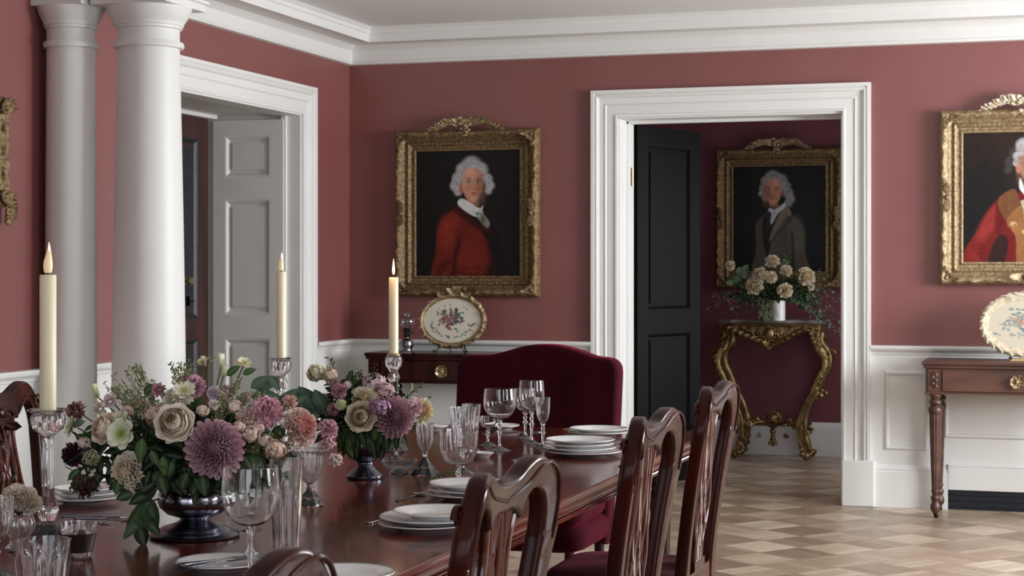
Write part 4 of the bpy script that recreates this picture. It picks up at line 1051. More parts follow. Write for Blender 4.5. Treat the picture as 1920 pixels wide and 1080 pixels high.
# ------------------------------------------------------------------ velvet armchair at the head
t = thing('velvet_armchair', 'maroon velvet high back armchair at the far head of the table', 'armchair', (-2.215,7.36,0))
W2 = .348
ot = [(-W2+.03,.24),(-W2+.006,.6),(-W2,.90),(-W2+.001,.965),(-W2+.008,.984),(-W2+.022,.996),(-W2+.045,1.0),(-.22,1.002),(-.14,1.020),(-.05,1.045),(.03,1.050),(.10,1.045),(.18,1.025),(.25,1.002),(W2-.045,.996),(W2-.022,.991),(W2-.008,.979),(W2-.001,.96),(W2,.90),(W2-.006,.6),(W2-.03,.24)]
me = fill2d([cat(ot, 4)], .06, .02, 'xz', 4); bm = bmesh.new(); bm.from_mesh(me)
for v in bm.verts: v.co.y += .08*max(0,(v.co.z-.4))/.6
bm.to_mesh(me); bm.free(); me.polygons.foreach_set('use_smooth', [True]*len(me.polygons)); me.set_sharp_from_angle(angle=1.0)
o = raw('backrest', me, velvet, t)
def cushion(b, x0, x1, y0, y1, z0, z1, r=.05):
    cx_,cy_,cz_ = (x0+x1)/2,(y0+y1)/2,(z0+z1)/2; hx_,hy_,hz_ = (x1-x0)/2,(y1-y0)/2,(z1-z0)/2; rows = []
    for i in range(17):
        ph = -pi/2+pi*i/16; r_ = []; cp = abs(cos(ph))**.35; sp_ = abs(sin(ph))**.5*(1 if ph > 0 else -1)
        for k in range(49):
            a_ = 2*pi*k/48; r_.append(V((cx_+hx_*cp*abs(cos(a_))**.25*(1 if cos(a_) > 0 else -1), cy_+hy_*cp*abs(sin(a_))**.25*(1 if sin(a_) > 0 else -1), cz_+hz_*sp_)))
        rows.append(r_)
    b.grid(rows)
b = MB(); cushion(b, -.345,.345,-.52,-.02,.34,.50); b.build('seat_cushion', velvet, t, smooth=60)
b = MB(); cushion(b, -.35,.35,-.50,.02,.235,.37); b.build('seat_base', velvet, t, smooth=60)
for sx_ in (-1,1):
    for yy in (-.44,.04):
        MB().lathe([(.020,.26),(.022,.2),(.016,.06),(.02,.05),(.018,0)], 16, (sx_*.28,yy,0)).build('leg', wood, t)
# ------------------------------------------------------------------ flowers
def frame_of(n):
    n = V(n).normalized(); u = n.orthogonal().normalized(); return u, n.cross(u), n
def cmix(a, b_, t): return tuple(a[i]*(1-t)+b_[i]*t for i in range(3))+(1,)
def lc(c):
    q = rgb(*c)[:3]; g = 1.18 if c[0] > 120 else 1; g = min(g, .82/max(q)); return tuple(x*g for x in q)+(1.0,)
def petal(b, p, d, up, L, W, curl, cup, c0, c1, nv=5, ns=5, tip=.3, ruf=0):
    """petal from p along d, bending towards up; c0 base colour, c1 tip colour"""
    p = V(p); d = V(d).normalized(); up = V(up); up = (up-d*up.dot(d)); up = up.normalized() if up.length > 1e-5 else d.orthogonal().normalized(); s = d.cross(up)
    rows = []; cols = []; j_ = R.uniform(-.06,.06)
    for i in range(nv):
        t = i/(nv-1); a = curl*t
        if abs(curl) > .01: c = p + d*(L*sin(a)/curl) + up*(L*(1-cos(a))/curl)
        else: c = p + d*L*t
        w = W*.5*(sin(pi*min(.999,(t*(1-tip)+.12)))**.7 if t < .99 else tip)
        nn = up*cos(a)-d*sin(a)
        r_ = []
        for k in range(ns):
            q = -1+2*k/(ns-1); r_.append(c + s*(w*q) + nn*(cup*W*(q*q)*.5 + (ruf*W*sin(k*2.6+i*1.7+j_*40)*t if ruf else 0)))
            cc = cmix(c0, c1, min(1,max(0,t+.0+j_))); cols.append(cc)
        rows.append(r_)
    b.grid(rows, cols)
def patch(b, c, ax, phi, w, Rr, H, prof, c0, c1, ruf=.05, ns=9):
    """cup petal: a piece of a surface of revolution round the flower's axis"""
    u,v_,n_ = ax; c = V(c); rows = []; cols = []; sd = R.random()*6; nvv = len(prof)
    for i,(pr,ph) in enumerate(prof):
        t = i/(nvv-1); ww = w*(.45+.6*sin(pi*min(.62,t*.62+.0))) ; r_ = []
        for k in range(ns):
            q = -1+2*k/(ns-1); a = phi+q*ww; rr = Rr*pr*(1+ruf*sin(q*5+sd)*t*t*1.5) ; hh = H*ph - H*.28*(q**4)*t*t
            r_.append(c + u*(rr*cos(a)) + v_*(rr*sin(a)) + n_*hh); cols.append(cmix(c0,c1,t*t))
        rows.append(r_)
    b.grid(rows, cols)
PR_IN = [(.25,0),(.7,.18),(.95,.5),(.9,.85),(.72,1.05)]
PR_MID = [(.25,0),(.72,.12),(1.0,.42),(1.04,.8),(1.0,1.02)]
PR_OUT = [(.2,-.02),(.65,.04),(.98,.28),(1.12,.6),(1.25,.72)]
def rose(b, c, n_, r, col_in, col_out, full=1.0, layers=9):
    ax = frame_of(n_); c = V(c)-V(n_).normalized()*r*.45; ph = R.random()*6
    ci, co_ = lc(col_in), lc(col_out)
    for k in range(layers):
        f = (k+1)/layers; np_ = 3 if k < 2 else (4 if k < 4 else 5); pr = PR_IN if k < layers*.45 else (PR_MID if k < layers*.75 else PR_OUT)
        for j in range(np_):
            ph += 2*pi/np_; cc = cmix(ci, co_, f)
            patch(b, c, ax, ph+k*.6, 2.3/np_*(1.5), r*(.12+.80*f), r*(1.12-.42*f*f), pr, cmix(cc,(cc[0]*.74,cc[1]*.64,cc[2]*.54,1),.7), cc, .012+.025*f)
    b.ball(c+ax[2]*r*.55, r*.14, 8, 5, ci)
def peony(b, c, n_, r, cols, npet=70, ruf=.16):
    u,v_,n_ = frame_of(n_); c = V(c)-n_*r*.35
    ga = 2.39996
    for k in range(npet):
        f = (k+.5)/npet; el = pi/2*(1-f**.8*1.12); a = k*ga; d = u*(cos(a)*cos(el))+v_*(sin(a)*cos(el))+n_*sin(el)
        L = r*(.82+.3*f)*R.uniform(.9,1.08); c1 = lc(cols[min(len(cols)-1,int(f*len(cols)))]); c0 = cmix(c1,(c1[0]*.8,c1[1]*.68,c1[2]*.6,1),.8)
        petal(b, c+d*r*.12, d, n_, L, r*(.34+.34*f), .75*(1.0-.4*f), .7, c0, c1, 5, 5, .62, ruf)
def dahlia(b, c, n_, r, inner, outer, layers=11, w=.2):
    u,v_,n_ = frame_of(n_); c = V(c)-n_*r*.3; ci,co_ = lc(inner),lc(outer)
    for k in range(layers):
        f = k/(layers-1); m_ = int(6+f*17); el = math.radians(84-f*92)
        for j in range(m_):
            a = 2*pi*(j+.5*(k%2))/m_+R.uniform(-.05,.05); d = u*(cos(a)*cos(el))+v_*(sin(a)*cos(el))+n_*sin(el)
            L = r*(.42+.56*f)*R.uniform(.95,1.03); cc = cmix(ci,co_,f*.8+R.uniform(0,.2))
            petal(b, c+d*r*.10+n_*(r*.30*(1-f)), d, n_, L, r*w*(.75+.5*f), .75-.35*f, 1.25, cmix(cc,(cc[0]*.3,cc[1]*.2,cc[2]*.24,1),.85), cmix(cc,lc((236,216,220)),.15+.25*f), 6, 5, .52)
def pom(b, c, n_, r, cols, m_=110, dens=.36):
    u,v_,n_ = frame_of(n_); c = V(c); ga = 2.39996
    for k in range(m_):
        f = (k+.5)/m_; z = 1-f*1.55; rr = math.sqrt(max(0,1-z*z)); a = k*ga; d = u*(cos(a)*rr)+v_*(sin(a)*rr)+n_*z
        cc = lc(R.choice(cols)); petal(b, c+d*r*.35, d, d.cross(u)+n_*.5, r*R.uniform(.55,.72), r*dens, .9*R.uniform(-.6,1), .5, cmix(cc,(cc[0]*.72,cc[1]*.62,cc[2]*.62,1),.8), cc, 4, 4, .7, .25)
def open_flower(b, c, n_, r, col, eye, np_=6, two=True):
    u,v_,n_ = frame_of(n_); c = V(c); cc = lc(col)
    for ly in range(2 if two else 1):
        for j in range(np_):
            a = 2*pi*(j+.5*ly)/np_+R.uniform(-.08,.08); d = u*cos(a)+v_*sin(a)+n_*(.15+.25*ly)
            petal(b, c+n_*.002*ly, d, n_, r*(1-.12*ly), r*.72, -.15+.35*R.random(), .25, lc(eye), cc, 6, 5, .55, .06)
    for k in range(9):
        a = k*2.4; q = r*.09*math.sqrt(k); b.tube([c+n_*.002, c+u*(cos(a)*q)+v_*(sin(a)*q)+n_*r*.3], r*.022, 5, lc(eye)); b.ball(c+u*(cos(a)*q)+v_*(sin(a)*q)+n_*r*.32, r*.045, 6, 4, lc((150,160,80)))
def bud(b, c, n_, r, cols):
    u,v_,n_ = frame_of(n_)
    for k in range(8):
        a = k*2.4; d = n_+ (u*cos(a)+v_*sin(a))*(.25+.05*k); cc = lc(R.choice(cols)); petal(b, V(c)-n_*r*.6, d, n_, r*1.9, r*.9, .4, .9, cmix(cc,lc((150,160,110)),.5), cc, 5, 5, .5, .05)
def cluster(b, c, r, cols, m_=120, sq=(1,1,.8), size=.0035, stems=None, petals=False):
    c = V(c)
    for k in range(m_):
        d = V((R.gauss(0,1),R.gauss(0,1),R.gauss(0,1))).normalized(); q = d*r*R.uniform(.55,1.0); p = c+V((q.x*sq[0],q.y*sq[1],q.z*sq[2])); cc = lc(R.choice(cols))
        if petals:
            u,v_,_ = frame_of(d)
            for j in range(4):
                a = pi/2*j+.4; e = u*cos(a)+v_*sin(a); w_ = d.cross(e); s_ = size*1.5
                b.add([p, p+e*s_*.6+w_*s_*.5+d*s_*.15, p+e*s_*1.1+d*s_*.25, p+e*s_*.6-w_*s_*.5+d*s_*.15], [(0,1,2,3)], cc)
            b.octa(p+d*size*.2, size*.3, lc((190,180,120)))
        else: b.octa(p, size*R.uniform(.7,1.2), cc)
        if stems and k % 2 == 0: b.tube([c-V((0,0,r*.6)), c+(p-c)*.5-V((0,0,r*.1)), p], .0006, 3, lc(stems), cap=False)
def leaf(b, p, d, up, L, W, col, bend=.5, fold=.25):
    p = V(p); d = V(d).normalized(); up = V(up); up = up-d*up.dot(d); up = up.normalized() if up.length > 1e-5 else d.orthogonal().normalized(); s = d.cross(up)
    rows = []; cols = []; c = lc(col); c2 = cmix(c, lc((150,165,110)), .22); k = 6; jt = R.uniform(.85,1.15)
    for i in range(k):
        t = i/(k-1); a = bend*t; q = p+d*(L*sin(a)/bend)-up*(L*(1-cos(a))/bend) if abs(bend) > .01 else p+d*L*t
        nn = up*cos(a)+d*sin(a); w = W*.5*(sin(pi*t**.8))**.8 if 0 < t < 1 else W*.02
        rows.append([q-s*w+nn*w*fold, q-s*w*.5+nn*w*fold*.4, q, q+s*w*.5+nn*w*fold*.4, q+s*w+nn*w*fold])
        cols += [tuple(x*jt for x in c[:3])+(1,),tuple(x*jt for x in c[:3])+(1,), c2, tuple(x*jt for x in c[:3])+(1,),tuple(x*jt for x in c[:3])+(1,)]
    b.grid(rows, cols)
DG = [(24,38,26),(32,50,30),(20,32,24),(42,62,36),(28,44,34)]
MG = [(60,86,44),(76,100,54),(54,78,48),(92,112,64)]
GG = [(92,108,96),(104,118,106),(80,98,86)]
def spray(b, p0, p1, cols, L=.03, W=.014, m_=10, sag=.02, stem=(70,84,52), tipdots=None, two=True):
    """a stem with leaves along it"""
    p0,p1 = V(p0),V(p1); mid = (p0+p1)/2+V((0,0,sag)); pth = [p0*(1-t)**2+mid*(2*t*(1-t))+p1*t*t for t in [i/10 for i in range(11)]]
    b.tube(pth, [.0016*(1-.5*i/10) for i in range(11)], 5, lc(stem))
    for i in range(m_):
        t = .25+.75*i/(m_-1) if m_ > 1 else 1; k = min(9,int(t*10)); f = t*10-k; q = pth[k].lerp(pth[k+1], f) if k < 10 else pth[10]
        d = (pth[min(10,k+1)]-pth[k]).normalized(); s = d.cross(V((R.uniform(-.4,.4),R.uniform(-1,.2),.8))).normalized()*(1 if i % 2 else -1)
        leaf(b, q, d*.7+s*.8, V((0,-.5,.8)), L*R.uniform(.8,1.2)*(1.1-.4*t), W*R.uniform(.85,1.15), R.choice(cols), .5)
    if tipdots:
        for k in range(tipdots[1]):
            i = R.randint(5,10); q = pth[i]+V((R.gauss(0,1),R.gauss(0,1),R.gauss(0,1)))*tipdots[2]; b.octa(q, tipdots[3]*R.uniform(.7,1.2), lc(R.choice(tipdots[0])))
            if k % 3 == 0: b.tube([pth[i], q], .0005, 3, lc(stem), cap=False)
def fluff(b, c, r, m_, cols, size, stem, base):
    """feathery upright flowering sprig (limonium-like)"""
    c = V(c); base = V(base)
    for k in range(6):
        tp = c+V((R.gauss(0,.45)*r,R.gauss(0,.4)*r,R.uniform(-.2,1)*r)); pth = [base.lerp(tp,t)+V((0,0,sin(pi*t)*.01)) for t in (0,.35,.7,1)]
        b.tube(pth, .0007, 4, lc(stem), cap=False)
        for j in range(m_//4):
            t = R.uniform(.45,1); q = base.lerp(tp,t)+V((R.gauss(0,1),R.gauss(0,1),R.gauss(0,1)))*r*.16
            b.octa(q, size*R.uniform(.6,1.3), lc(R.choice(cols)))
            if j % 3 == 0: leaf(b, q, V((R.gauss(0,1),R.gauss(0,1),1)), (0,-1,0), .010, .003, stem, .3)

class Arr:
    def __init__(s, name, label, center, d, group=None, cat_='flowers'):
        s.d = d; s.c = V(center); s.t = thing(name, label, cat_, (s.c.x,s.c.y,s.c.z), 0, group); s.F = FPX/d
    def pt(s, px, py, o): return PD(px, py, s.d-o)
    def rad(s, rpx, o): return rpx*(s.d-o)/FPX
    def nrm(s, p, fwd=.6):
        toc = V((sy,-cy,.12)); o = (p-s.c-V((0,0,.06))); o = o.normalized() if o.length > 1e-4 else toc; return (toc*fwd+o).normalized()
    def put(s, b, name, m):
        o = b.build(name, m, s.t, smooth=60)
        for v in o.data.vertices: v.co -= s.c
        return o
    def bloom(s, kind, px, py, r, o, *a, stem=True, nrm=None, fwd=.6, **k):
        p = s.pt(px,py,o); R_ = s.rad(r,o); n_ = nrm or s.nrm(p,fwd); b = MB()
        nm = {'rose':'rose','peony':'peony','dahlia':'dahlia','pom':'carnation','open':'cosmos_flower','bud':'flower_bud','cluster':'blossom_cluster'}[kind]
        if kind == 'rose': rose(b,p,n_,R_,*a,**k)
        elif kind == 'peony': peony(b,p,n_,R_,*a,**k)
        elif kind == 'dahlia': dahlia(b,p,n_,R_,*a,**k)
        elif kind == 'pom': pom(b,p,n_,R_,*a,**k)
        elif kind == 'open': open_flower(b,p,n_,R_,*a,**k)
        elif kind == 'bud': bud(b,p,n_,R_,*a,**k)
        elif kind == 'cluster': cluster(b,p,R_,*a,**k)
        if stem and kind != 'cluster' or stem == 2:
            q = s.c.copy(); b.tube([p-n_*R_*.4, p.lerp(q,.4)-V((0,0,.0)), q], .0018, 5, lc((72,88,54)))
        s.put(b, nm, petal_m)

CW = (226,212,190); WH = (240,238,230); PINK = (196,150,160); MAUVE = (150,108,136); LIL = (168,140,156)
# ---- big arrangement in the foreground
d1 = 4.22
bx,by = XY(365,d1); A = Arr('flower_arrangement', 'largest flower arrangement, in the low silver bowl, with a huge mauve dahlia', (bx,by,.875), d1)
b = MB()
cc = V((bx,by,.93))
rv = V((cy,sy,0)); fv = V((-sy,cy,0))
for k in range(760):
    a = R.uniform(0,2*pi); e = R.uniform(-.35,1.2); d = rv*(cos(a)*cos(e))+fv*(sin(a)*cos(e)*.75)+V((0,0,sin(e)*.75))
    q = R.uniform(.35,.80)
    p = cc+V((0,0,-.0))+rv*(d.dot(rv)*.225*q)+fv*(d.dot(fv)*.17*q)+V((0,0,d.z*.20*q))
    if p.z < .885: p.z = .885+R.uniform(0,.03)
    leaf(b, p, d+V((R.gauss(0,.5),R.gauss(0,.5),R.gauss(0,.4))), V((sy,-cy,.7))+d*.5, R.uniform(.035,.07), R.uniform(.018,.034), R.choice(DG), R.uniform(.2,.9))
# drooping skirt of leaves under the blooms at the front
for k in range(210):
    px_ = R.uniform(215,500); py_ = R.uniform(850,902); p = A.pt(px_, py_, R.uniform(.0,.14))
    leaf(b, p, rv*R.uniform(-.8,.8)+V((sy,-cy,0))*.4+V((0,0,-R.uniform(.2,1))), V((sy,-cy,.5)), R.uniform(.03,.05), R.uniform(.016,.028), R.choice(DG), .5)
for px_,py_,L_,W_,c_,dx in ((268,835,.06,.028,MG[0],-.1),(283,858,.04,.02,MG[2],.6),(305,870,.045,.024,MG[0],.2),(325,880,.04,.026,MG[2],-.5),(380,905,.05,.03,DG[3],.2),(352,900,.045,.03,DG[3],-.4),(300,905,.05,.03,DG[1],.4)):
    leaf(b, A.pt(px_,py_-14,.15), V((dx,-.2,-1)), V((sy,-cy,.3)), L_, W_, c_, .4)
# hanging branch lower left
pth = [A.pt(300,905,.1), A.pt(285,925,.12), A.pt(268,950,.13), A.pt(262,985,.13), A.pt(266,1010,.13)]
b.tube(pth, .002, 6, lc((60,70,46)))
for px_,py_,tx,ty,W_,c_ in ((296,915,238,945,.036,DG[1]),(290,925,242,905,.03,DG[0]),(285,935,232,990,.03,MG[2]),(270,950,268,1000,.038,MG[0]),(275,930,292,1000,.04,DG[3]),(262,975,228,1012,.024,GG[2]),(262,985,270,1026,.036,DG[0]),(268,965,300,1005,.03,DG[1]),(250,925,216,935,.026,DG[3]),(292,905,255,925,.03,DG[2])):
    p0 = A.pt(px_,py_,.13); p1 = A.pt(tx,ty,.14); L_ = (p1-p0).length; leaf(b, p0, p1-p0, V((sy,-cy,.25)), L_, W_, c_, .35)
# left side leaves
for px_,py_,tx,ty,W_,c_ in ((165,895,128,915,.03,MG[0]),(150,880,125,900,.02,MG[2]),(190,890,150,930,.03,DG[1]),(170,830,140,815,.025,DG[3]),(160,790,120,800,.02,GG[0])):
    p0 = A.pt(px_,py_,.05); p1 = A.pt(tx,ty,.06); leaf(b, p0, p1-p0, V((sy,-cy,.25)), (p1-p0).length, W_, c_, .5)
for k in range(70):
    p0 = A.pt(R.uniform(140,215),R.uniform(800,900),R.uniform(-.05,.06)); leaf(b, p0, V((R.uniform(-1,.2),R.uniform(-.5,.3),R.uniform(-.8,.4))), V((0,-.5,.8)), R.uniform(.025,.05), R.uniform(.012,.022), R.choice(DG), .5)
# eucalyptus and laurel at the upper right
for px_,py_,tx,ty,W_,c_ in ((470,728,505,704,.03,(74,96,76)),(505,704,524,730,.024,(66,88,70)),(470,745,525,738,.032,(70,92,74)),(480,730,515,714,.03,(84,104,84)),(520,770,556,725,.034,(60,80,66)),(540,770,570,742,.03,(66,84,70)),(425,705,447,684,.02,MG[0]),(455,702,478,690,.018,MG[0]),(365,765,380,750,.03,MG[3]),(366,768,350,752,.026,GG[0]),(270,740,288,718,.022,MG[2]),(515,800,530,820,.04,MG[2]),(500,812,560,868,.022,DG[0])):
    p0 = A.pt(px_,py_,.02); p1 = A.pt(tx,ty,.03); leaf(b, p0, p1-p0, V((sy,-cy,.45)), (p1-p0).length, W_, c_, .6)
A.put(b, 'foliage', leaf_m)
b = MB()
BG = [(150,148,110),(128,132,92),(176,168,132),(112,120,84)]
BP = [(196,170,158),(180,150,142),(206,184,170),(150,134,110)]
for px_,py_,r_,cols_,n_ in ((252,706,22,BG,90),(228,725,22,BG,90),(335,700,26,BG,110),(300,735,26,BG,110),(256,755,24,BP,110),(283,770,26,BP,130),(310,760,20,BP,80),(420,735,24,BG,90),(440,720,22,BG,80),(455,745,22,BG,80),(400,760,18,BG,70),(545,760,18,BP,60),(470,850,26,BG,110),(500,830,24,BG,100),(240,780,20,BG,70),(350,690,16,BG,50),(210,730,14,BG,50),(490,745,18,BG,60),(545,840,16,BG,60)):
    p = A.pt(px_,py_,R.uniform(.0,.07)); fluff(b, p, A.rad(r_,0), n_, cols_, .0030, (96,110,72), p.lerp(A.c,.55))
for px_,py_ in ((250,690),(258,696),(240,700),(392,676),(340,686),(352,692),(325,690)):
    p = A.pt(px_,py_,.01); b.tube([p, p.lerp(A.c,.5)], .0009, 4, lc((96,110,72)))
    for k in range(10): b.octa(p+V((R.gauss(0,.006),R.gauss(0,.006),R.gauss(0,.006))), .003, lc(R.choice(BG)))
A.put(b, 'flowering_sprigs', petal_m)
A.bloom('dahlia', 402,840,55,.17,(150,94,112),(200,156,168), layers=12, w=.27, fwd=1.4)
A.bloom('rose', 327,793,34,.16,(240,218,190),(244,236,222), fwd=1.1, layers=10)
A.bloom('rose', 194,803,27,.12,(236,206,180),(240,226,208), fwd=.7)
A.bloom('open', 229,814,31,.15,(226,226,208),(140,156,70), fwd=1.2)
A.bloom('open', 226,790,22,.11,(226,226,208),(150,160,80), fwd=.5)
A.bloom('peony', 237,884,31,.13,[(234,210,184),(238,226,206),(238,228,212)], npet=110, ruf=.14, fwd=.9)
A.bloom('peony', 331,746,25,.09,[(214,204,170),(230,226,214),(232,228,218)], npet=70, ruf=.12)
A.bloom('open', 345,735,24,.10,(230,226,214),(200,190,130), fwd=.2)
A.bloom('bud', 180,737,14,.0,[(222,220,190),(206,210,170)], nrm=V((-.3,0,1)))
A.bloom('pom', 207,752,15,.04,[(226,210,206),(216,196,192)], m_=50)
A.bloom('pom', 187,766,15,.06,[(224,216,200),(206,196,176)], m_=50)
A.bloom('pom', 143,772,20,.03,[(140,96,92),(164,118,108),(120,84,70)], m_=80)
A.bloom('open', 137,800,22,.06,(222,220,206),(150,156,100), fwd=.3)
A.bloom('pom', 139,852,24,.03,[(70,36,52),(88,46,64),(56,28,42)], m_=120, dens=.3)
A.bloom('cluster', 158,912,32,.05,[(74,34,42),(92,46,52),(58,26,34),(120,80,76)], m_=260, size=.0028, sq=(1,.8,.75), stems=(70,40,40), stem=True)
A.bloom('cluster', 172,858,19,.1,[(150,148,118),(170,164,134),(128,130,98)], m_=170, size=.0028)
A.bloom('pom', 298,731,14,.05,[(196,146,152),(176,124,132)], m_=50)
A.bloom('pom', 364,725,23,.06,[(190,146,160),(204,166,176),(170,124,140)], m_=100, dens=.32)
A.bloom('pom', 401,737,15,.06,[(206,190,200),(190,170,184)], m_=60, dens=.3)
A.bloom('pom', 427,732,12,.05,[(200,170,178),(184,150,162)], m_=50, dens=.3)
A.bloom('pom', 401,759,11,.09,[(226,216,206),(214,200,188)], m_=40)
A.bloom('bud', 382,681,11,.0,[(226,220,196),(230,226,210)], nrm=V((-.1,-.2,1)))
A.bloom('open', 380,679,11,.01,(228,222,200),(190,180,110), nrm=V((-.1,-.5,.8)), np_=5)
A.bloom('bud', 414,683,17,.0,[(232,230,206),(226,226,196)], nrm=V((.05,-.2,1)))
A.bloom('bud', 420,700,13,.02,[(232,230,206),(226,226,196)], nrm=V((.3,-.2,1)))
A.bloom('open', 457,682,15,.0,(232,226,200),(200,190,110), nrm=V((.4,-.4,.8)), np_=5)
A.bloom('pom', 499,772,31,.07,[(204,158,168),(212,172,178),(192,142,154)], m_=130, dens=.34)
A.bloom('pom', 464,783,19,.09,[(206,176,168),(190,158,152)], m_=90, dens=.28)
A.bloom('cluster', 470,814,19,.11,[(206,180,170),(188,160,150),(216,196,184)], m_=190, size=.0036, petals=True)
A.bloom('pom', 543,754,15,.03,[(214,178,164),(206,164,154)], m_=60)
A.bloom('peony', 565,799,34,.06,[(206,144,142),(216,166,160),(226,196,186),(228,206,196)], npet=110, ruf=.2, fwd=.7)
A.bloom('cluster', 517,842,22,.10,[(206,172,162),(190,160,140),(220,196,176)], m_=220, size=.0036, petals=True)
A.bloom('cluster', 345,715,14,.04,[(206,180,190),(190,160,170)], m_=90, size=.003, petals=True)
A.bloom('pom', 614,806,21,-.05,[(192,148,158),(204,166,172)], m_=100, dens=.3)
A.bloom('cluster', 628,862,16,-.06,[(206,184,178),(190,166,160),(220,204,196)], m_=140, size=.0028, stems=(110,110,80))
A.bloom('cluster', 616,832,14,-.05,[(206,172,172),(190,156,156)], m_=90, size=.003, stems=(110,110,80))
A.bloom('pom', 271,925,0.1,.1,[(222,200,180)], m_=4) if 0 else None
for px_,py_,r_,o_,c_ in ((256,757,16,.02,0),(283,776,17,.08,0),(308,764,13,.07,1),(440,762,14,.08,0),(484,802,13,.10,1),(498,826,14,.09,0),(430,748,12,.04,1),(240,770,12,.06,0),(448,800,13,.12,0),(380,770,12,.12,0),(462,745,12,.0,1),(535,840,12,.05,0),(158,830,12,.06,0)):
    A.bloom('cluster', px_,py_,r_,o_,[(206,184,170),(190,164,150),(220,204,190)] if c_ == 0 else [(204,166,166),(190,146,152),(214,186,182)], m_=110, size=.0036, petals=True)
A.bloom('peony', 269,945,16,.05,[(226,206,184)], npet=26, ruf=.1)

# ---- second arrangement
d2 = 5.39
x2,y2 = XY(684,d2); A2 = Arr('flower_arrangement', 'middle flower arrangement, in the footed silver urn, with a mauve dahlia and cream ranunculus', (x2,y2,.885), d2)
b = MB(); cc = V((x2,y2,.93))
for k in range(420):
    a = R.uniform(0,2*pi); e = R.uniform(-.3,1.3); d = rv*(cos(a)*cos(e))+fv*(sin(a)*cos(e)*.8)+V((0,0,sin(e))); q = R.uniform(.3,.85)
    p = cc+rv*(d.dot(rv)*.165*q-.01)+fv*(d.dot(fv)*.12*q)+V((0,0,d.z*.15*q))
    leaf(b, p, d+V((R.gauss(0,.5),R.gauss(0,.5),R.gauss(0,.4))), V((sy,-cy,.7))+d*.5, R.uniform(.03,.06), R.uniform(.015,.028), R.choice(DG), R.uniform(.2,.9))
for k in range(46):
    px_ = R.uniform(636,735); p = A2.pt(px_, R.uniform(800,826), R.uniform(.03,.09)); leaf(b, p, rv*R.uniform(-.5,.5)+V((0,0,-1)), V((sy,-cy,.3)), R.uniform(.035,.07), R.uniform(.015,.024), R.choice(DG+MG), .3)
for px_,py_,tx,ty,W_,c_ in ((590,760,545,735,.045,(66,86,72)),(600,770,560,722,.045,(58,78,64)),(600,780,570,776,.05,(88,104,96)),(605,765,590,730,.04,(64,84,70)),(610,780,600,745,.04,(50,70,54)),(590,770,540,760,.04,(74,94,80)),(660,800,650,855,.03,MG[2]),(668,810,668,858,.028,MG[0]),(640,790,634,826,.026,GG[0]),(700,800,730,845,.028,DG[3]),(655,795,640,860,.03,DG[1]),(745,800,742,850,.02,DG[1]),(700,815,715,850,.03,DG[3])):
    p0 = A2.pt(px_,py_,.05); p1 = A2.pt(tx,ty,.06); leaf(b, p0, p1-p0, V((sy,-cy,.45)), (p1-p0).length, W_, c_, .5)
for tx,ty in ((617,672),(612,690),(655,700),(660,698),(674,702),(640,712),(672,694),(600,700),(790,722),(804,748)):
    p1 = A2.pt(tx,ty,.0); spray(b, A2.c.lerp(p1,.45), p1, MG+DG[3:], .022, .009, 9, .01)
pth = [A2.pt(760,745,.02),A2.pt(768,735,.02),A2.pt(773,725,.02),A2.pt(771,718,.02)]; b.tube(pth, [.002,.002,.003,.0015], 6, lc((150,156,110)))
A2.put(b, 'foliage', leaf_m)
b = MB()
for px_,py_,r_,cols_,n_ in ((610,705,14,BG,50),(640,740,14,BG,50),(690,720,18,BP,60),(605,745,16,BP,50),(660,720,14,BG,40),(778,745,14,[(214,206,206),(190,180,180)],60),(610,770,16,BG,50),(735,735,14,BP,50)):
    p = A2.pt(px_,py_,R.uniform(.0,.05)); fluff(b, p, A2.rad(r_,0), n_, cols_, .003, (96,110,72), p.lerp(A2.c,.5))
A2.put(b, 'flowering_sprigs', petal_m)
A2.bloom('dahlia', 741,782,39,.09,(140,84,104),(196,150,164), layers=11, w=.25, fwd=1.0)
A2.bloom('cluster', 712,762,21,.13,[(160,122,150),(180,146,170),(140,102,132)], m_=230, size=.0045, petals=True)
A2.bloom('rose', 677,781,26,.11,(222,204,160),(232,224,202), fwd=1.0)
A2.bloom('peony', 683,748,25,.07,[(214,200,160),(228,222,200),(230,224,206)], npet=60, ruf=.14)
A2.bloom('cluster', 639,759,12,.09,[(206,206,170),(190,190,150)], m_=150, size=.004)
A2.bloom('pom', 636,734,16,.06,[(186,140,152),(200,160,168)], m_=90, dens=.3)
A2.bloom('pom', 627,718,12,.03,[(206,170,166),(196,156,156)], m_=70, dens=.3)
A2.bloom('pom', 625,768,13,.08,[(166,120,132),(184,140,150)], m_=70, dens=.3)
A2.bloom('cluster', 701,719,24,.02,[(196,166,176),(182,150,162),(206,180,184)], m_=260, size=.005, petals=True)
A2.bloom('cluster', 722,732,19,.05,[(186,152,160),(170,136,146),(200,172,170)], m_=180, size=.005, petals=True)
A2.bloom('cluster', 594,699,21,.0,[(196,190,156),(210,204,176),(176,172,134)], m_=230, size=.005, petals=True)
A2.bloom('cluster', 619,703,15,.02,[(216,200,176),(206,186,164)], m_=150, size=.005, petals=True)
A2.bloom('peony', 791,770,24,.03,[(222,190,160),(228,214,180),(230,222,196)], npet=50, ruf=.12, nrm=V((.8,-.6,.2)))
A2.bloom('pom', 776,764,18,.06,[(206,176,178),(216,190,190)], m_=80)
A2.bloom('open', 800,772,14,.02,(228,222,196),(190,190,120), nrm=V((1,-.3,.1)))
A2.bloom('cluster', 652,722,10,.04,[(206,180,186)], m_=80, size=.003, petals=True)

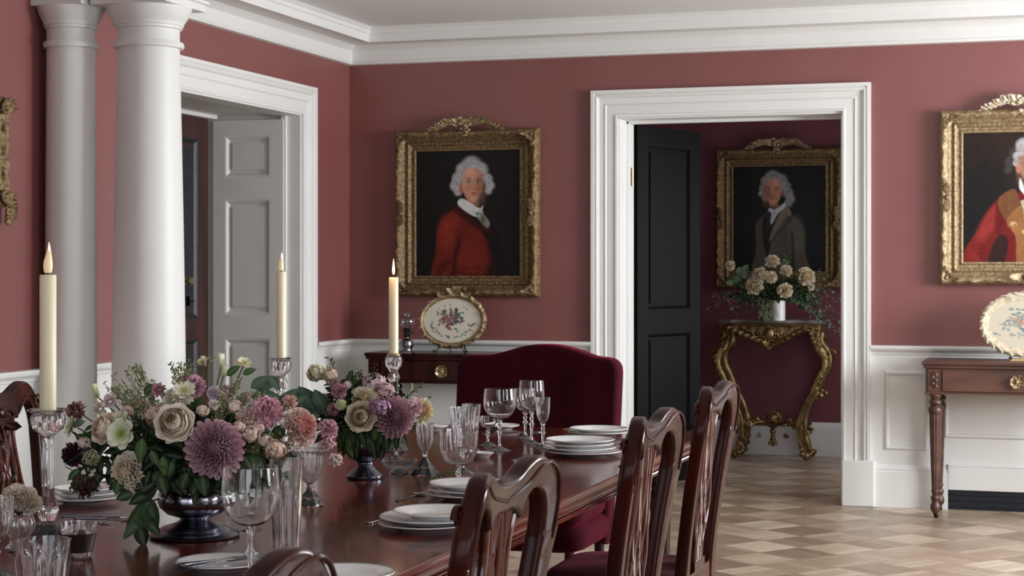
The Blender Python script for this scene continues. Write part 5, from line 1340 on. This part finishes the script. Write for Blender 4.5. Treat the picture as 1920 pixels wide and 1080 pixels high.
# ---- arrangement on the gilt console
d3 = 12.78
x3,y3 = XY(1458,d3); A3 = Arr('flower_arrangement', 'white rose and trailing greenery arrangement on the gilt console', (x3,y3,1.15), d3)
b = MB(); cc = V((x3,y3,1.20)); FR = V((sy,-cy,0))
for k in range(520):
    a = R.uniform(0,2*pi); e = R.uniform(-.3,1.2); d = rv*(cos(a)*cos(e))+fv*(sin(a)*cos(e)*.5)+V((0,0,sin(e)*.7)); q = R.uniform(.2,1)
    p = cc+rv*(d.dot(rv)*.32*q)+fv*(d.dot(fv)*.13*q)+V((0,0,d.z*.22*q))
    leaf(b, p, d+V((R.gauss(0,.5),R.gauss(0,.4),R.gauss(0,.4))), V((sy,-cy,.7)), R.uniform(.03,.065), R.uniform(.014,.03), R.choice(DG+[(50,70,56)]), R.uniform(.2,.9))
GR = [(70,90,66),(90,108,84),(56,76,54),(104,120,100)]
for tx,ty,m_ in ((1326,577,14),(1332,556,12),(1345,566,12),(1358,555,10),(1375,530,8),(1385,520,8),(1405,508,8),(1470,482,8),(1478,488,8),(1540,510,8),(1550,520,9),(1560,545,10),(1575,560,10),(1573,600,14),(1576,626,16),(1566,618,14),(1555,606,14),(1545,596,12),(1560,580,12),(1535,570,10),(1400,585,10),(1380,590,8),(1520,580,12),(1425,590,12),(1490,560,8),(1350,590,7)):
    p1 = A3.pt(tx,ty,.08); p0 = A3.c+V((0,0,.04)).lerp(V((0,0,0)),0); spray(b, A3.c+V((0,0,.06))+(p1-A3.c)*.1, p1, GR+DG+GR, .044, .021, m_, .05, tipdots=([(160,170,170),(120,134,116),(170,176,190)],10,.018,.004))
for k in range(90):
    px_ = R.uniform(1422,1450); py_ = R.uniform(560,598); p = A3.pt(px_,py_,R.uniform(.05,.10)); leaf(b, p, (R.gauss(0,.4),-.2,-1), FR, .025, .011, R.choice([(92,106,80),(110,120,92),(80,96,66)]), .3)
for px_,py_,c_ in ((1385,515,(84,104,84)),(1375,530,(74,94,76)),(1393,508,(90,108,84)),(1470,500,(60,88,50)),(1395,540,DG[3])):
    p = A3.pt(px_,py_,.08)
    for k in range(3): leaf(b, p, (R.gauss(0,1),-.3,R.gauss(0,1)), FR, .06, .045, c_, .4)
A3.put(b, 'foliage', leaf_m)
W3 = [(226,216,196),(214,200,176)]
for px_,py_,r_,k_ in ((1369,498,10,'pom'),(1448,490,13,'peony'),(1425,515,14,'peony'),(1414,535,16,'peony'),(1446,520,12,'pom'),(1472,545,15,'pom'),(1474,507,11,'peony'),(1514,517,16,'peony'),(1508,525,11,'pom'),(1521,538,7,'pom')):
    if k_ == 'pom': A3.bloom('pom', px_,py_,r_,.12,[(224,214,188),(210,196,166)], m_=80, fwd=1)
    else: A3.bloom('peony', px_,py_,r_,.12,[(216,196,164),(226,214,192),(230,222,204)], npet=50, ruf=.12, fwd=1)
t = thing('vase', 'white cylindrical vase on the gilt console table', 'vase', (x3,y3,1.027))
MB().lathe([(0,0),(.052,0),(.055,.004),(.056,.13),(.060,.145),(.057,.147),(.050,.13),(.048,.01),(0,.01)], 40).build('body', porc, t)
b = MB()
for k in range(8): b.box((-.02+.005*k*.5,-.0575,.03+.012*k),(.02-.003*k,-.054,.033+.012*k))
b.build('relief_band', porc_rim, t, smooth=0)

# ------------------------------------------------------------------ vessels for the arrangements
ZT = TT
t = thing('silver_bowl', 'low silver pedestal bowl holding the largest flower arrangement', 'bowl', (bx,by,ZT))
MB().lathe([(0,0),(.103,0),(.107,.003),(.108,.007),(.104,.011),(.09,.016),(.082,.020),(.078,.024),(.06,.029),(.045,.034),(.036,.040),(.034,.044),(0,.044)], 80).build('foot', silver_dk, t)
MB().lathe([(.03,.043),(.04,.047),(.066,.056),(.083,.072),(.088,.088),(.086,.104),(.080,.114),(.083,.119),(.084,.122),(.08,.122),(.076,.112),(.08,.09),(.07,.068),(.03,.055),(0,.053)], 80).build('bowl', silver, t)
t = thing('silver_urn', 'footed ribbed silver urn holding the middle flower arrangement', 'urn', (x2,y2,ZT))
MB().lathe([(0,0),(.055,0),(.057,.003),(.057,.010),(.050,.014),(.047,.018),(.034,.028),(.025,.038),(.022,.043),(.026,.046),(.026,.050),(.02,.052),(0,.052)], 64, fl=lambda th,i: 1+(.03*cos(20*th) if 6 <= i <= 8 else 0)).build('foot', silver_dk, t)
MB().lathe([(.018,.050),(.03,.054),(.047,.066),(.058,.082),(.063,.10),(.062,.118),(.057,.130),(.060,.134),(.062,.137),(.058,.138),(.054,.128),(.058,.10),(.04,.066),(0,.056)], 96, fl=lambda th,i: 1+(.035*abs(cos(9*th)) if 1 <= i <= 5 else 0)).build('bowl', silver_dk, t)

# ------------------------------------------------------------------ candlesticks and candles
def flute(n_, a_, lo, hi): return lambda th,i: 1+(a_*cos(n_*th) if lo <= i <= hi else 0)
def candlestick(label, px, d, H, cup, style):
    x,y = XY(px,d); t = thing('candlestick', label, 'candlestick', (x,y,ZT), 0, 'cut glass candlesticks'); h = H
    b = MB(); b.lathe([(0,0),(.052,0),(.054,.004),(.050,.012),(.036,.020),(.026,.030),(.018,.038),(0,.04)], 48, fl=flute(12,.05,1,5)); b.build('foot', crystal, t)
    b = MB()
    if style == 0:
        b.lathe([(0,.036),(.017,.038),(.020,.046),(.024,.06),(.023,.075),(.015,.095),(.0135,.12),(.0125,h-.085),(.0145,h-.072),(.012,h-.066),(0,h-.064)], 32, fl=flute(8,.07,2,8))
    else:
        b.lathe([(0,.036),(.012,.038),(.009,.05),(.010,.10),(.012,.14),(.016,h-.13),(.020,h-.115),(.014,h-.10),(.021,h-.085),(.016,h-.07),(.013,h-.062),(0,h-.06)], 32, fl=flute(10,.10,1,10))
    b.build('stem', crystal, t)
    b = MB(); c_ = cup
    def cut(th,i): return 1+(.055*(cos(14*th) if i % 2 else cos(14*th+pi)) if 1 <= i <= 6 else 0)
    b.lathe([(0,h-.066),(.014,h-.064),(c_*.5,h-.056),(c_*.74,h-.046),(c_*.82,h-.035),(c_*.84,h-.024),(c_*.80,h-.014),(c_*.72,h-.010),(.023,h-.012),(.023,h-.03),(0,h-.03)], 84, fl=cut); b.build('cup', crystal, t, smooth=20)
    b = MB(); rr = c_ if style != 2 else c_*.6
    b.lathe([(.0235,h-.008),(rr*.8,h-.008),(rr,h-.004),(rr*1.02,h),(rr*.9,h),(.024,h-.003)], 48, closed=True); b.build('drip_pan', crystal if style != 2 else brass, t)
    return x,y,H
def candle(label, x, y, z, r, H, kind):
    t = thing('candle', label, 'candle', (x,y,z), 0, 'tall ivory candles')
    MB().lathe([(0,0),(r,0),(r,H-.003),(r-.002,H),(r*.6,H-.002),(0,H-.003)], 40).build('wax', wax, t)
    if kind == 'led':
        s = r/.02*1.0
        b = MB(); n_ = 12; pr = [(0,.004),(.0085,.005),(.0105,.012),(.0112,.022),(.0102,.034),(.0078,.045),(.0058,.053),(.004,.062),(.002,.072),(0,.078)]
        rows = []
        for i,(q,zz) in enumerate(pr):
            off = .0035*sin(max(0,(zz-.03))*30); rows.append([V((q*s*cos(2*pi*k/20)+off, q*s*sin(2*pi*k/20), H+zz*s)) for k in range(21)])
        b.grid(rows); b.build('flame_shell', bulb_m, t)
        b = MB(); b.tube([(.0035,-.001,H+.050*s),(.0045,-.0015,H+.062*s),(.003,0,H+.078*s)], [.0018,.0030,.0005], 8); b.build('flame', flame_m, t)
        MB().tube([(0,0,H-.004),(0,0,H+.008)], .002, 6).build('wick', iron, t)
    else:
        MB().tube([(0,0,H-.004),(-.001,0,H+.004),(.001,0,H+.010)], .0012, 6).build('wick', iron, t)
        b = MB(); b.lathe([(0,.008),(.0028,.012),(.0042,.020),(.0042,.030),(.0028,.045),(.0012,.058),(0,.066)], 14, (0,0,H)); b.build('flame', flame_m, t)
x,y,h = candlestick('nearest cut glass candlestick, at the far left of the table', 90, 4.22, .305, .048, 0); candle('thick ivory candle on the nearest glass candlestick, at the far left', x, y, ZT+h-.006, .0198, .328, 'led')
x,y,h = candlestick('glass candlestick between the large and middle flower arrangements, with a lit candle', 527, 6.05, .338, .042, 1); candle('ivory candle in front of the white panelled door', x, y, ZT+h-.006, .0165, .300, 'led')
x,y,h = candlestick('cut glass candlestick rising behind the middle flower arrangement', 738, 6.2, .344, .036, 2); candle('ivory candle with a burning flame, left of the red coated portrait', x, y, ZT+h-.004, .0168, .272, 'fire')
ld = bpy.data.lights.new('candle_glow','POINT'); ld.energy = .35; ld.color = (1,.6,.3); ld.shadow_soft_size = .008; lo = bpy.data.objects.new('candle_glow', ld); C.objects.link(lo); lo.location = (x,y-.02,ZT+h+.272+.04)

# ------------------------------------------------------------------ glasses
def goblet(label, px, d, bowl, H, stemH, footR, group='stemmed glasses', name='wine_glass', fl=None, stemfl=.12, z=ZT, tip='round', flare=1.0, seg=72):
    """bowl = widest radius; thin bowl on a cut stem"""
    x,y = XY(px,d); t = thing(name, label, 'glass', (x,y,z), 0, group); bh = H-stemH; r = bowl
    if tip == 'round': P = [(0,.0),(.18,.01),(.45,.05),(.72,.15),(.90,.30),(.985,.46),(1.0,.58),(.985,.72),(.95,.88),(.93,1.0)]
    elif tip == 'bell': P = [(0,0),(.22,.01),(.5,.06),(.74,.18),(.86,.34),(.92,.5),(.95,.66),(.97,.84),(1.0,1.0)]
    else: P = [(0,0),(.4,.01),(.6,.04),(.72,.12),(.78,.3),(.84,.5),(.9,.72),(.96,.9),(1.0,1.0)]
    pr = [(r*a,stemH+bh*q) for a,q in P]; th = .0013
    inn = [(max(0,a-th),q+th*(1.6 if i < 3 else .2)) for i,(a,q) in enumerate(pr)]
    prof = pr+[(a,q) for a,q in reversed(inn)]; n_ = len(pr)
    def f(th_,i):
        j = i if i < n_ else 2*n_-1-i
        return 1+(fl[1]*cos(fl[0]*th_)*(1 if j < n_-1 else .4) if fl and 2 <= j else 0)
    MB().lathe(prof, seg, fl=f if fl else None).build('bowl', clear, t, smooth=60)
    MB().lathe([(0,0),(footR,0),(footR*1.0,.0015),(footR*.75,.004),(footR*.4,.009),(.006,.016),(0,.017)], 40, fl=flute(10,.04,1,4) if fl else None).build('foot', crystal, t, smooth=50)
    s0 = .012; L_ = stemH-s0+.002
    MB().lathe([(0,s0),(.0065,s0+.001),(.0045,s0+L_*.12),(.004,s0+L_*.3),(.0052,s0+L_*.45),(.0095,s0+L_*.56),(.0052,s0+L_*.66),(.0075,s0+L_*.76),(.005,s0+L_*.84),(.010,s0+L_*.96),(0,s0+L_)], 24, fl=flute(6,stemfl,1,9)).build('stem', crystal, t, smooth=30)
    return t
def tumbler(label, px, d, r0, r1, H, group='tumblers', fl=(14,.03), name='tumbler', base=.012, m_=None, fill=None):
    x,y = XY(px,d); t = thing(name, label, 'glass', (x,y,ZT), 0, group); th = .002
    N_ = 7; out_ = [(0,0)]+[(r0*.92,0)]+[(r0+(r1-r0)*(i/(N_-1)),.003+(H-.003)*i/(N_-1)) for i in range(N_)]
    inn = [(0,base)]+[(r0*.84,base+.001)]+[(r0+(r1-r0)*(i/(N_-1))-th,max(base+.002,.003+(H-.003)*i/(N_-1))) for i in range(N_)]
    prof = out_+list(reversed(inn)); n_ = len(out_)
    f = lambda th_,i: 1+(fl[1]*cos(fl[0]*th_) if 1 <= i <= n_-3 else 0)
    MB().lathe(prof, 84, fl=f if fl else None).build('glass_wall', m_ or clear, t, smooth=60)
    MB().lathe([(0,.0006),(r0*.9,.0006),(r0*.96,.004),(r0*.9,base),(0,base-.0006)], 60, fl=lambda th_,i: 1+.03*cos(14*th_)).build('base', crystal, t, smooth=30)
    if fill: MB().lathe([(0,base+.001),(r0-.003,base+.001),(r0+(r1-r0)*fill-.0032,H*fill),(0,H*fill)], 48).build('drink', liquid, t)
    return t
goblet('largest wine goblet, nearest the camera, left of the foreground chair top', 470, 3.5, .0585, .248, .128, .036, seg=96, stemfl=.2)
tumbler('tall fluted glass behind the largest wine goblet', 537, 3.82, .026, .037, .228, fl=(10,.045), name='highball_glass', base=.02)
# crystal compote right of the big arrangement
x,y = XY(581,4.77); t = thing('crystal_compote', 'footed cut crystal cup with a wide rim right of the large bouquet', 'glass', (x,y,ZT), 0, 'stemmed glasses')
MB().lathe([(0,0),(.035,0),(.037,.003),(.036,.008),(.03,.016),(.020,.030),(.011,.040),(.010,.046),(.014,.052),(.009,.060),(0,.061)], 48, fl=flute(8,.07,1,5)).build('foot', crystal, t, smooth=30)
pr = [(.0,.060),(.012,.062),(.024,.074),(.031,.092),(.034,.115),(.0345,.135),(.040,.142),(.052,.147),(.053,.150)]
MB().lathe(pr+[(max(0,a-.0015),q+.0015) for a,q in reversed(pr)], 96, fl=lambda th,i: 1+(.03*cos(20*th) if 1 <= min(i,17-i) <= 5 else 0)).build('bowl', crystal, t, smooth=30)
goblet('small crystal glass, half hidden between goblet and silver bowl', 472, 4.32, .022, .085, .04, .026, fl=(12,.05), tip='bell', name='crystal_cup')
# middle right glasses
goblet('wide rimmed cut goblet in front of the stacked plates', 860, 5.12, .0585, .172, .066, .032, fl=(22,.022), tip='bell')
goblet('tall straight fluted glass just behind the wide rimmed cut goblet', 868, 5.55, .0435, .205, .075, .034, fl=(20,.03), tip='flute')
goblet('narrow tall glass behind the cut goblets, left of the balloon wine glass', 884, 6.25, .034, .162, .05, .032, tip='flute', fl=(18,.02))
goblet('balloon wine glass in front of the armchair, left of the tallest glass', 937, 6.22, .058, .218, .108, .041)
goblet('small wine glass half hidden behind the balloon wine glass', 915, 6.4, .032, .105, .06, .034, tip='bell')
goblet('tallest wine glass in front of the velvet armchair', 997, 6.46, .0475, .232, .118, .036)
goblet('wine glass standing behind the tallest wine glass', 985, 6.66, .042, .19, .10, .034)
goblet('small sherry glass, rightmost of the glasses before the armchair', 1018, 6.3, .0265, .182, .09, .026, fl=(14,.03), tip='bell')
x,y = XY(797,5.5); t = thing('crystal_goblet', 'cut crystal goblet on a spreading foot right of the silver urn', 'glass', (x,y,ZT), 0, 'stemmed glasses')
MB().lathe([(0,0),(.042,0),(.044,.003),(.034,.015),(.022,.030),(.010,.048),(.007,.055),(.011,.064),(.007,.070),(0,.071)], 32, fl=flute(8,.09,1,4)).build('foot', crystal, t, smooth=25)
pr = [(.0,.070),(.010,.072),(.020,.086),(.025,.105),(.0265,.13),(.028,.158)]
MB().lathe(pr+[(max(0,a-.0015),q+.001) for a,q in reversed(pr)], 96, fl=lambda th,i: 1+(.05*cos(12*th+(.26 if i % 2 else 0)) if 1 <= min(i,11-i) <= 4 else 0)).build('bowl', crystal, t, smooth=25)
goblet('small green tinged glass behind the urn and glass dish', 743, 5.95, .022, .10, .045, .024, tip='bell', name='cordial_glass', fl=(10,.04))
# square glass dish
x,y = XY(748,5.52); t = thing('glass_dish', 'low square cut glass dish on a small foot, right of the urn', 'dish', (x,y,ZT))
MB().lathe([(0,0),(.030,0),(.031,.003),(.02,.008),(.013,.012),(0,.013)], 32).build('foot', crystal, t)
b = MB(); rows = []
for (q,z) in ((.012,.011),(.035,.016),(.048,.026),(.056,.042),(.057,.043),(.046,.028),(.033,.019),(.012,.015)):
    rows.append([V((q*max(-1,min(1,1.25*cos(a_)))*(1+.02*cos(24*a_)), q*max(-1,min(1,1.25*sin(a_)))*(1+.02*cos(24*a_)), z)) for a_ in [2*pi*k/96 for k in range(97)]])
b.grid(rows); b.grid([rows[0], [p.copy() for p in [V((0,0,.011))]*97]]); b.grid([rows[-1], [V((0,0,.015))]*97]); b.build('bowl', glassmat('frosted_glass', (.80,.81,.84,1), 1.6, .15), t, smooth=30); t.rotation_euler = (0,0,.35)
# left foreground glasses
tumbler('short tumbler holding a dark drink right of the nearest candlestick', 145, 3.9, .032, .046, .078, fl=(8,.035), base=.014, fill=.74)
tumbler('clear cut tumbler in the bottom left corner', 80, 3.42, .044, .054, .115, fl=(12,.04), base=.024)
goblet('ribbed goblet cut by the left edge of the photo', -6, 3.7, .036, .16, .07, .034, fl=(14,.04), tip='bell')
x,y = XY(36,4.02); t = thing('posy_vase', 'small cut glass posy vase behind the bottom left glasses', 'vase', (x,y,ZT))
pr = [(0,0),(.03,0),(.032,.004),(.022,.014),(.020,.022),(.034,.045),(.036,.06),(.030,.078),(.036,.092)]
MB().lathe(pr+[(max(0,a-.002),q+.003 if i == 0 else q) for i,(a,q) in enumerate(reversed(pr))], 72, fl=lambda th,i: 1+(.05*cos(12*th) if 4 <= min(i,17-i) <= 7 else 0)).build('body', crystal, t, smooth=25)
MB().lathe([(0,.0006),(.029,.0006),(.030,.004),(.02,.013),(0,.014)], 32).build('foot', crystal, t)
A4 = Arr('flower_posy', 'small posy of cream blossoms in the glass vase at bottom left', (x,y,.84), 4.02)
for px_,py_,r_,n_ in ((20,928,22,(-.4,-.5,.6)),(46,935,24,(.3,-.8,.5)),(60,944,18,(.8,-.6,.3)),(30,918,18,(0,-.2,1)),(8,940,18,(-.8,-.5,.3))):
    A4.bloom('peony', px_,py_,r_,.03,[(232,212,188),(240,230,214),(240,230,214)], npet=60, ruf=.14, nrm=V(n_))
b = MB()
for k in range(22): leaf(b, A4.c+V((R.gauss(0,.008),R.gauss(0,.008),.01+R.random()*.03)), (R.gauss(0,1),R.gauss(0,1),.6), (0,0,1), .03, .013, R.choice(DG+MG), .5)
A4.put(b, 'foliage', leaf_m)

# ------------------------------------------------------------------ plates
def plate(label, x, y, z, r, tx=0, group='white china plates', rim=True, m_=porc):
    t = thing('dinner_plate' if r > .11 else 'side_plate', label, 'plate', (x,y,z), 0, group)
    MB().lathe([(0,.0),(r*.58,.0),(r*.60,.002),(r*.66,.0045),(r*.84,.0105),(r*.985,.0155),(r,.0165),(r*.99,.0185),(r*.84,.0135),(r*.68,.009),(r*.62,.0055),(r*.58,.0045),(0,.0040)], 96).build('dish', m_, t, smooth=50)
    if rim: MB().lathe([(r*.965,.01735),(r*.99,.01895),(r*.992,.01935),(r*.965,.0180)], 96, closed=True).build('rim_band', porc_rim, t, smooth=50)
    return t
def stack(px, d, rs, offs, labels, x=None):
    if x is None: x,y = XY(px,d)
    else: y = d
    z = ZT+.0005
    for r,(ox,oy),lb in zip(rs,offs,labels):
        plate(lb, x+ox, y+oy, z, r); z += .0125
    return x,y,z
# nearest full stack, second stack
stack(None, 4.10, [.118,.138,.108], [(-.012,-.03),(-.0,.0),(.0,.01)], ['bottom plate of the near place setting, a little left of the plates above it','wide middle plate of the near place setting in front of the nearest chair back','smaller top plate of the near place setting in front of the nearest chair back'], x=-1.492)
stack(None, 4.66, [.132,.132,.115], [(0,0),(.006,.004),(-.01,.01)], ['bottom plate of the second place setting, just beyond the near plates','middle plate of the second place setting, just beyond the near plates','top plate of the second place setting, just beyond the near plates'], x=-1.585)
stack(None, 5.85, [.128,.128,.122,.12], [(.02,-.01),(0,0),(-.004,.006),(.0,.01)], ['bottom plate of the four plate stack beside the middle chair back','second plate from below of the four plate stack beside the middle chair back','third plate from below of the four plate stack beside the middle chair back','top plate of the four plate stack beside the middle chair back'], x=-1.60)
stack(None, 6.55, [.118,.112], [(0,0),(.004,0)], ['bottom plate of the farthest right hand place setting','top plate of the farthest right hand place setting'], x=-1.72)
stack(646, 3.62, [.104], [(0,0)], ['white plate at the bottom edge right of the foreground chair top'])
stack(418, 3.76, [.100], [(0,0)], ['white plate at the bottom edge under the silver fork and knife'])
stack(160, 4.83, [.100,.094,.088], [(0,0),(.002,0),(0,.002)], ['bottom plate on the left side of the table beyond the candlestick','middle plate on the left side of the table beyond the candlestick','top plate on the left side of the table beyond the candlestick'])
stack(938, 6.62+.42, [.078], [(0,0)], ['small plate at the head of the table before the armchair'])
stack(906, 5.98, [.036], [(0,0)], ['tiny round dish beside the foot of the balloon wine glass'])
stack(812, 7.02, [.062], [(0,0)], ['small plate at the far edge of the table, right of the middle bouquet'])

# ------------------------------------------------------------------ cutlery
def cutlery(kind, label, x, y, ang, L=.2, z=ZT, tilt=0):
    t = thing({'knife':'table_knife','fork':'table_fork','spoon':'table_spoon'}[kind], label, 'cutlery', (x,y,z+.002), ang, 'silver cutlery')
    if tilt: t.rotation_euler = (0,tilt,ang)
    h = [(-.0,-.006),(-.045,-.0045),(-.085,-.0035),(-.088,.0035),(-.045,.0045),(.0,.006)]
    hl = cat([(-L*.5,0),(-L*.48,-.0085),(-L*.40,-.0085),(-L*.15,-.0045),(0,-.003),(0,.003),(-L*.15,.0045),(-L*.40,.0085),(-L*.48,.0085)], 5, True)
    me = fill2d([hl], .0016, .0008, 'xy'); raw('handle', me, silver, t)
    if kind == 'knife':
        bl = cat([(0,-.004),(L*.1,-.007),(L*.35,-.009),(L*.48,-.004),(L*.5,.004),(L*.3,.006),(0,.004)], 5, True); raw('blade', fill2d([bl], .0010, .0004, 'xy'), silver, t)
    elif kind == 'fork':
        b = MB()
        b.tube([(0,0,0),(L*.15,0,.001),(L*.24,0,.000)], [.003,.003,.009], 8, flat=.3)
        for k in (-1.5,-.5,.5,1.5): b.tube([(L*.24,k*.0050,0),(L*.32,k*.0056,-.001),(L*.42,k*.0056,.002),(L*.5,k*.0054,.006)], [.0016,.0015,.0013,.0006], 6)
        b.box((L*.225,-.009,-.0012),(L*.26,.009,.0008)); b.build('tines', silver, t)
    else:
        b = MB(); b.tube([(0,0,0),(L*.22,0,.001)], .003, 8, flat=.4); rows = []
        for i in range(7):
            q = i/6; rows.append([V((L*.36+L*.15*q*cos(a_), .019*q*sin(a_), .003*q*q)) for a_ in [2*pi*k/24 for k in range(25)]])
        b.grid(rows); b.grid([[p+V((0,0,.001)) for p in r_] for r_ in rows], flip=True); b.grid([rows[-1],[p+V((0,0,.001)) for p in rows[-1]]]); b.build('bowl', silver, t)
    return t
x,y = XY(405,3.74); cutlery('fork','silver fork lying on the bottom edge plate, left of the largest goblet', x+.005, y+.0, 1.0, .19, ZT+.021)
cutlery('knife','silver knife lying beside the fork on the bottom edge plate', x+.03, y-.015, 1.05, .19, ZT+.021)
x,y = XY(185,4.55); cutlery('knife','silver knife below the left hand stack of plates', x, y, .28, .19); cutlery('spoon','silver spoon below the left hand stack of plates, nearest the bouquet', x+.04, y-.03, .20, .17)
x,y = XY(150,4.42); cutlery('fork','silver fork below the left hand stack of plates', x-.01, y-.0, .35, .18)
cutlery('knife','silver knife between the near and second place settings', -1.56, 4.40, .12, .2)
cutlery('fork','silver fork left of the near place setting', -1.665, 4.20, 1.45, .18)
cutlery('spoon','silver spoon left of the second place setting', -1.755, 4.62, 1.5, .17)
cutlery('fork','silver fork beside the farthest right hand place setting', -1.60, 6.27, .1, .18)
cutlery('knife','silver knife beside the four plate stack', -1.76, 5.70, 1.5, .19)
x,y = XY(968,6.9); cutlery('knife','silver knife before the armchair right of the small plate', x, y, .4, .18)

# twigs beside the far plates, green sprig by the goblet
def twigs(label, x, y, ang, m_=9, L=.16, cols=((120,104,84),(150,138,120),(96,84,66)), z=ZT):
    t = thing('twig_bundle', label, 'twigs', (x,y,z), ang, 'dried twigs among the plates')
    b = MB()
    for k in range(m_):
        o_ = R.gauss(0,.008); a_ = R.gauss(0,.12); p = V((-L/2*R.uniform(.7,1.1),o_,.003+R.random()*.01)); q = V((L/2*R.uniform(.7,1.1),o_+a_*L,.003+R.random()*.022)); md = (p+q)/2+V((0,R.gauss(0,.006),.008))
        b.tube([p*(1-s)**2+md*(2*s*(1-s))+q*s*s for s in [i/6 for i in range(7)]], [.0013]*6+[.0006], 5, lc(cols[k % 3]))
    b.build('twigs', leaf_m, t); return t
twigs('dried twigs lying by the four plate stack, toward the armchair', -1.72, 6.12, .1, 11, .2)
twigs('dried twigs lying against the farthest right hand plates', -1.82, 6.70, .5, 9, .15)
x,y = XY(825,5.34); t = thing('green_sprig', 'thin green sprig lying on the table by the crystal goblet', 'sprig', (x,y,ZT))
b = MB(); spray(b, (-.05,-.0,.003), (.055,.02,.035), MG, .016, .007, 12, -.01); b.build('sprig', leaf_m, t)

# ------------------------------------------------------------------ light
w = bpy.data.worlds.new('sky'); bpy.context.scene.world = w; w.use_nodes = True
bg = w.node_tree.nodes['Background']; bg.inputs[0].default_value = (.80,.88,1,1); bg.inputs[1].default_value = 1.3
def area(name, loc, rot, sx_, sz_, e, col=(.93,.96,1)):
    l = bpy.data.lights.new(name,'AREA'); l.shape = 'RECTANGLE'; l.size = sx_; l.size_y = sz_; l.energy = e; l.color = col
    o = bpy.data.objects.new(name, l); C.objects.link(o); o.location = loc; o.rotation_euler = rot; return o
for i,(a,c) in enumerate(WIN): area('window_daylight', (XR+.32,(a+c)/2,1.55), (0,pi/2,0), 2.1, c-a, [50,90,600][i])
area('window_daylight', (-2.4,YF-.32,1.5), (pi/2,0,0), 2.4, 2.1, 10); area('window_daylight', (.4,YF-.32,1.5), (pi/2,0,0), 2.4, 2.1, 45)  # frontal fill lamps added behind the camera, in invented front-wall openings
area('hall_daylight', (-.73,12.15,1.35), (0,pi/2,0), 1.9, 1.3, 18)
sc = bpy.context.scene; vs = sc.view_settings
vs.view_transform = 'Standard'; vs.look = 'None'; vs.gamma = 1; vs.exposure = .07; vs.use_curve_mapping = False
try: sc.display_settings.display_device = 'sRGB'
except Exception: pass
sc.cycles.max_bounces = 14; sc.cycles.transparent_max_bounces = 32; sc.cycles.transmission_bounces = 12; sc.cycles.diffuse_bounces = 5
sc.cycles.sample_clamp_indirect = 6; sc.cycles.caustics_reflective = False; sc.cycles.caustics_refractive = False; sc.cycles.use_denoising = True
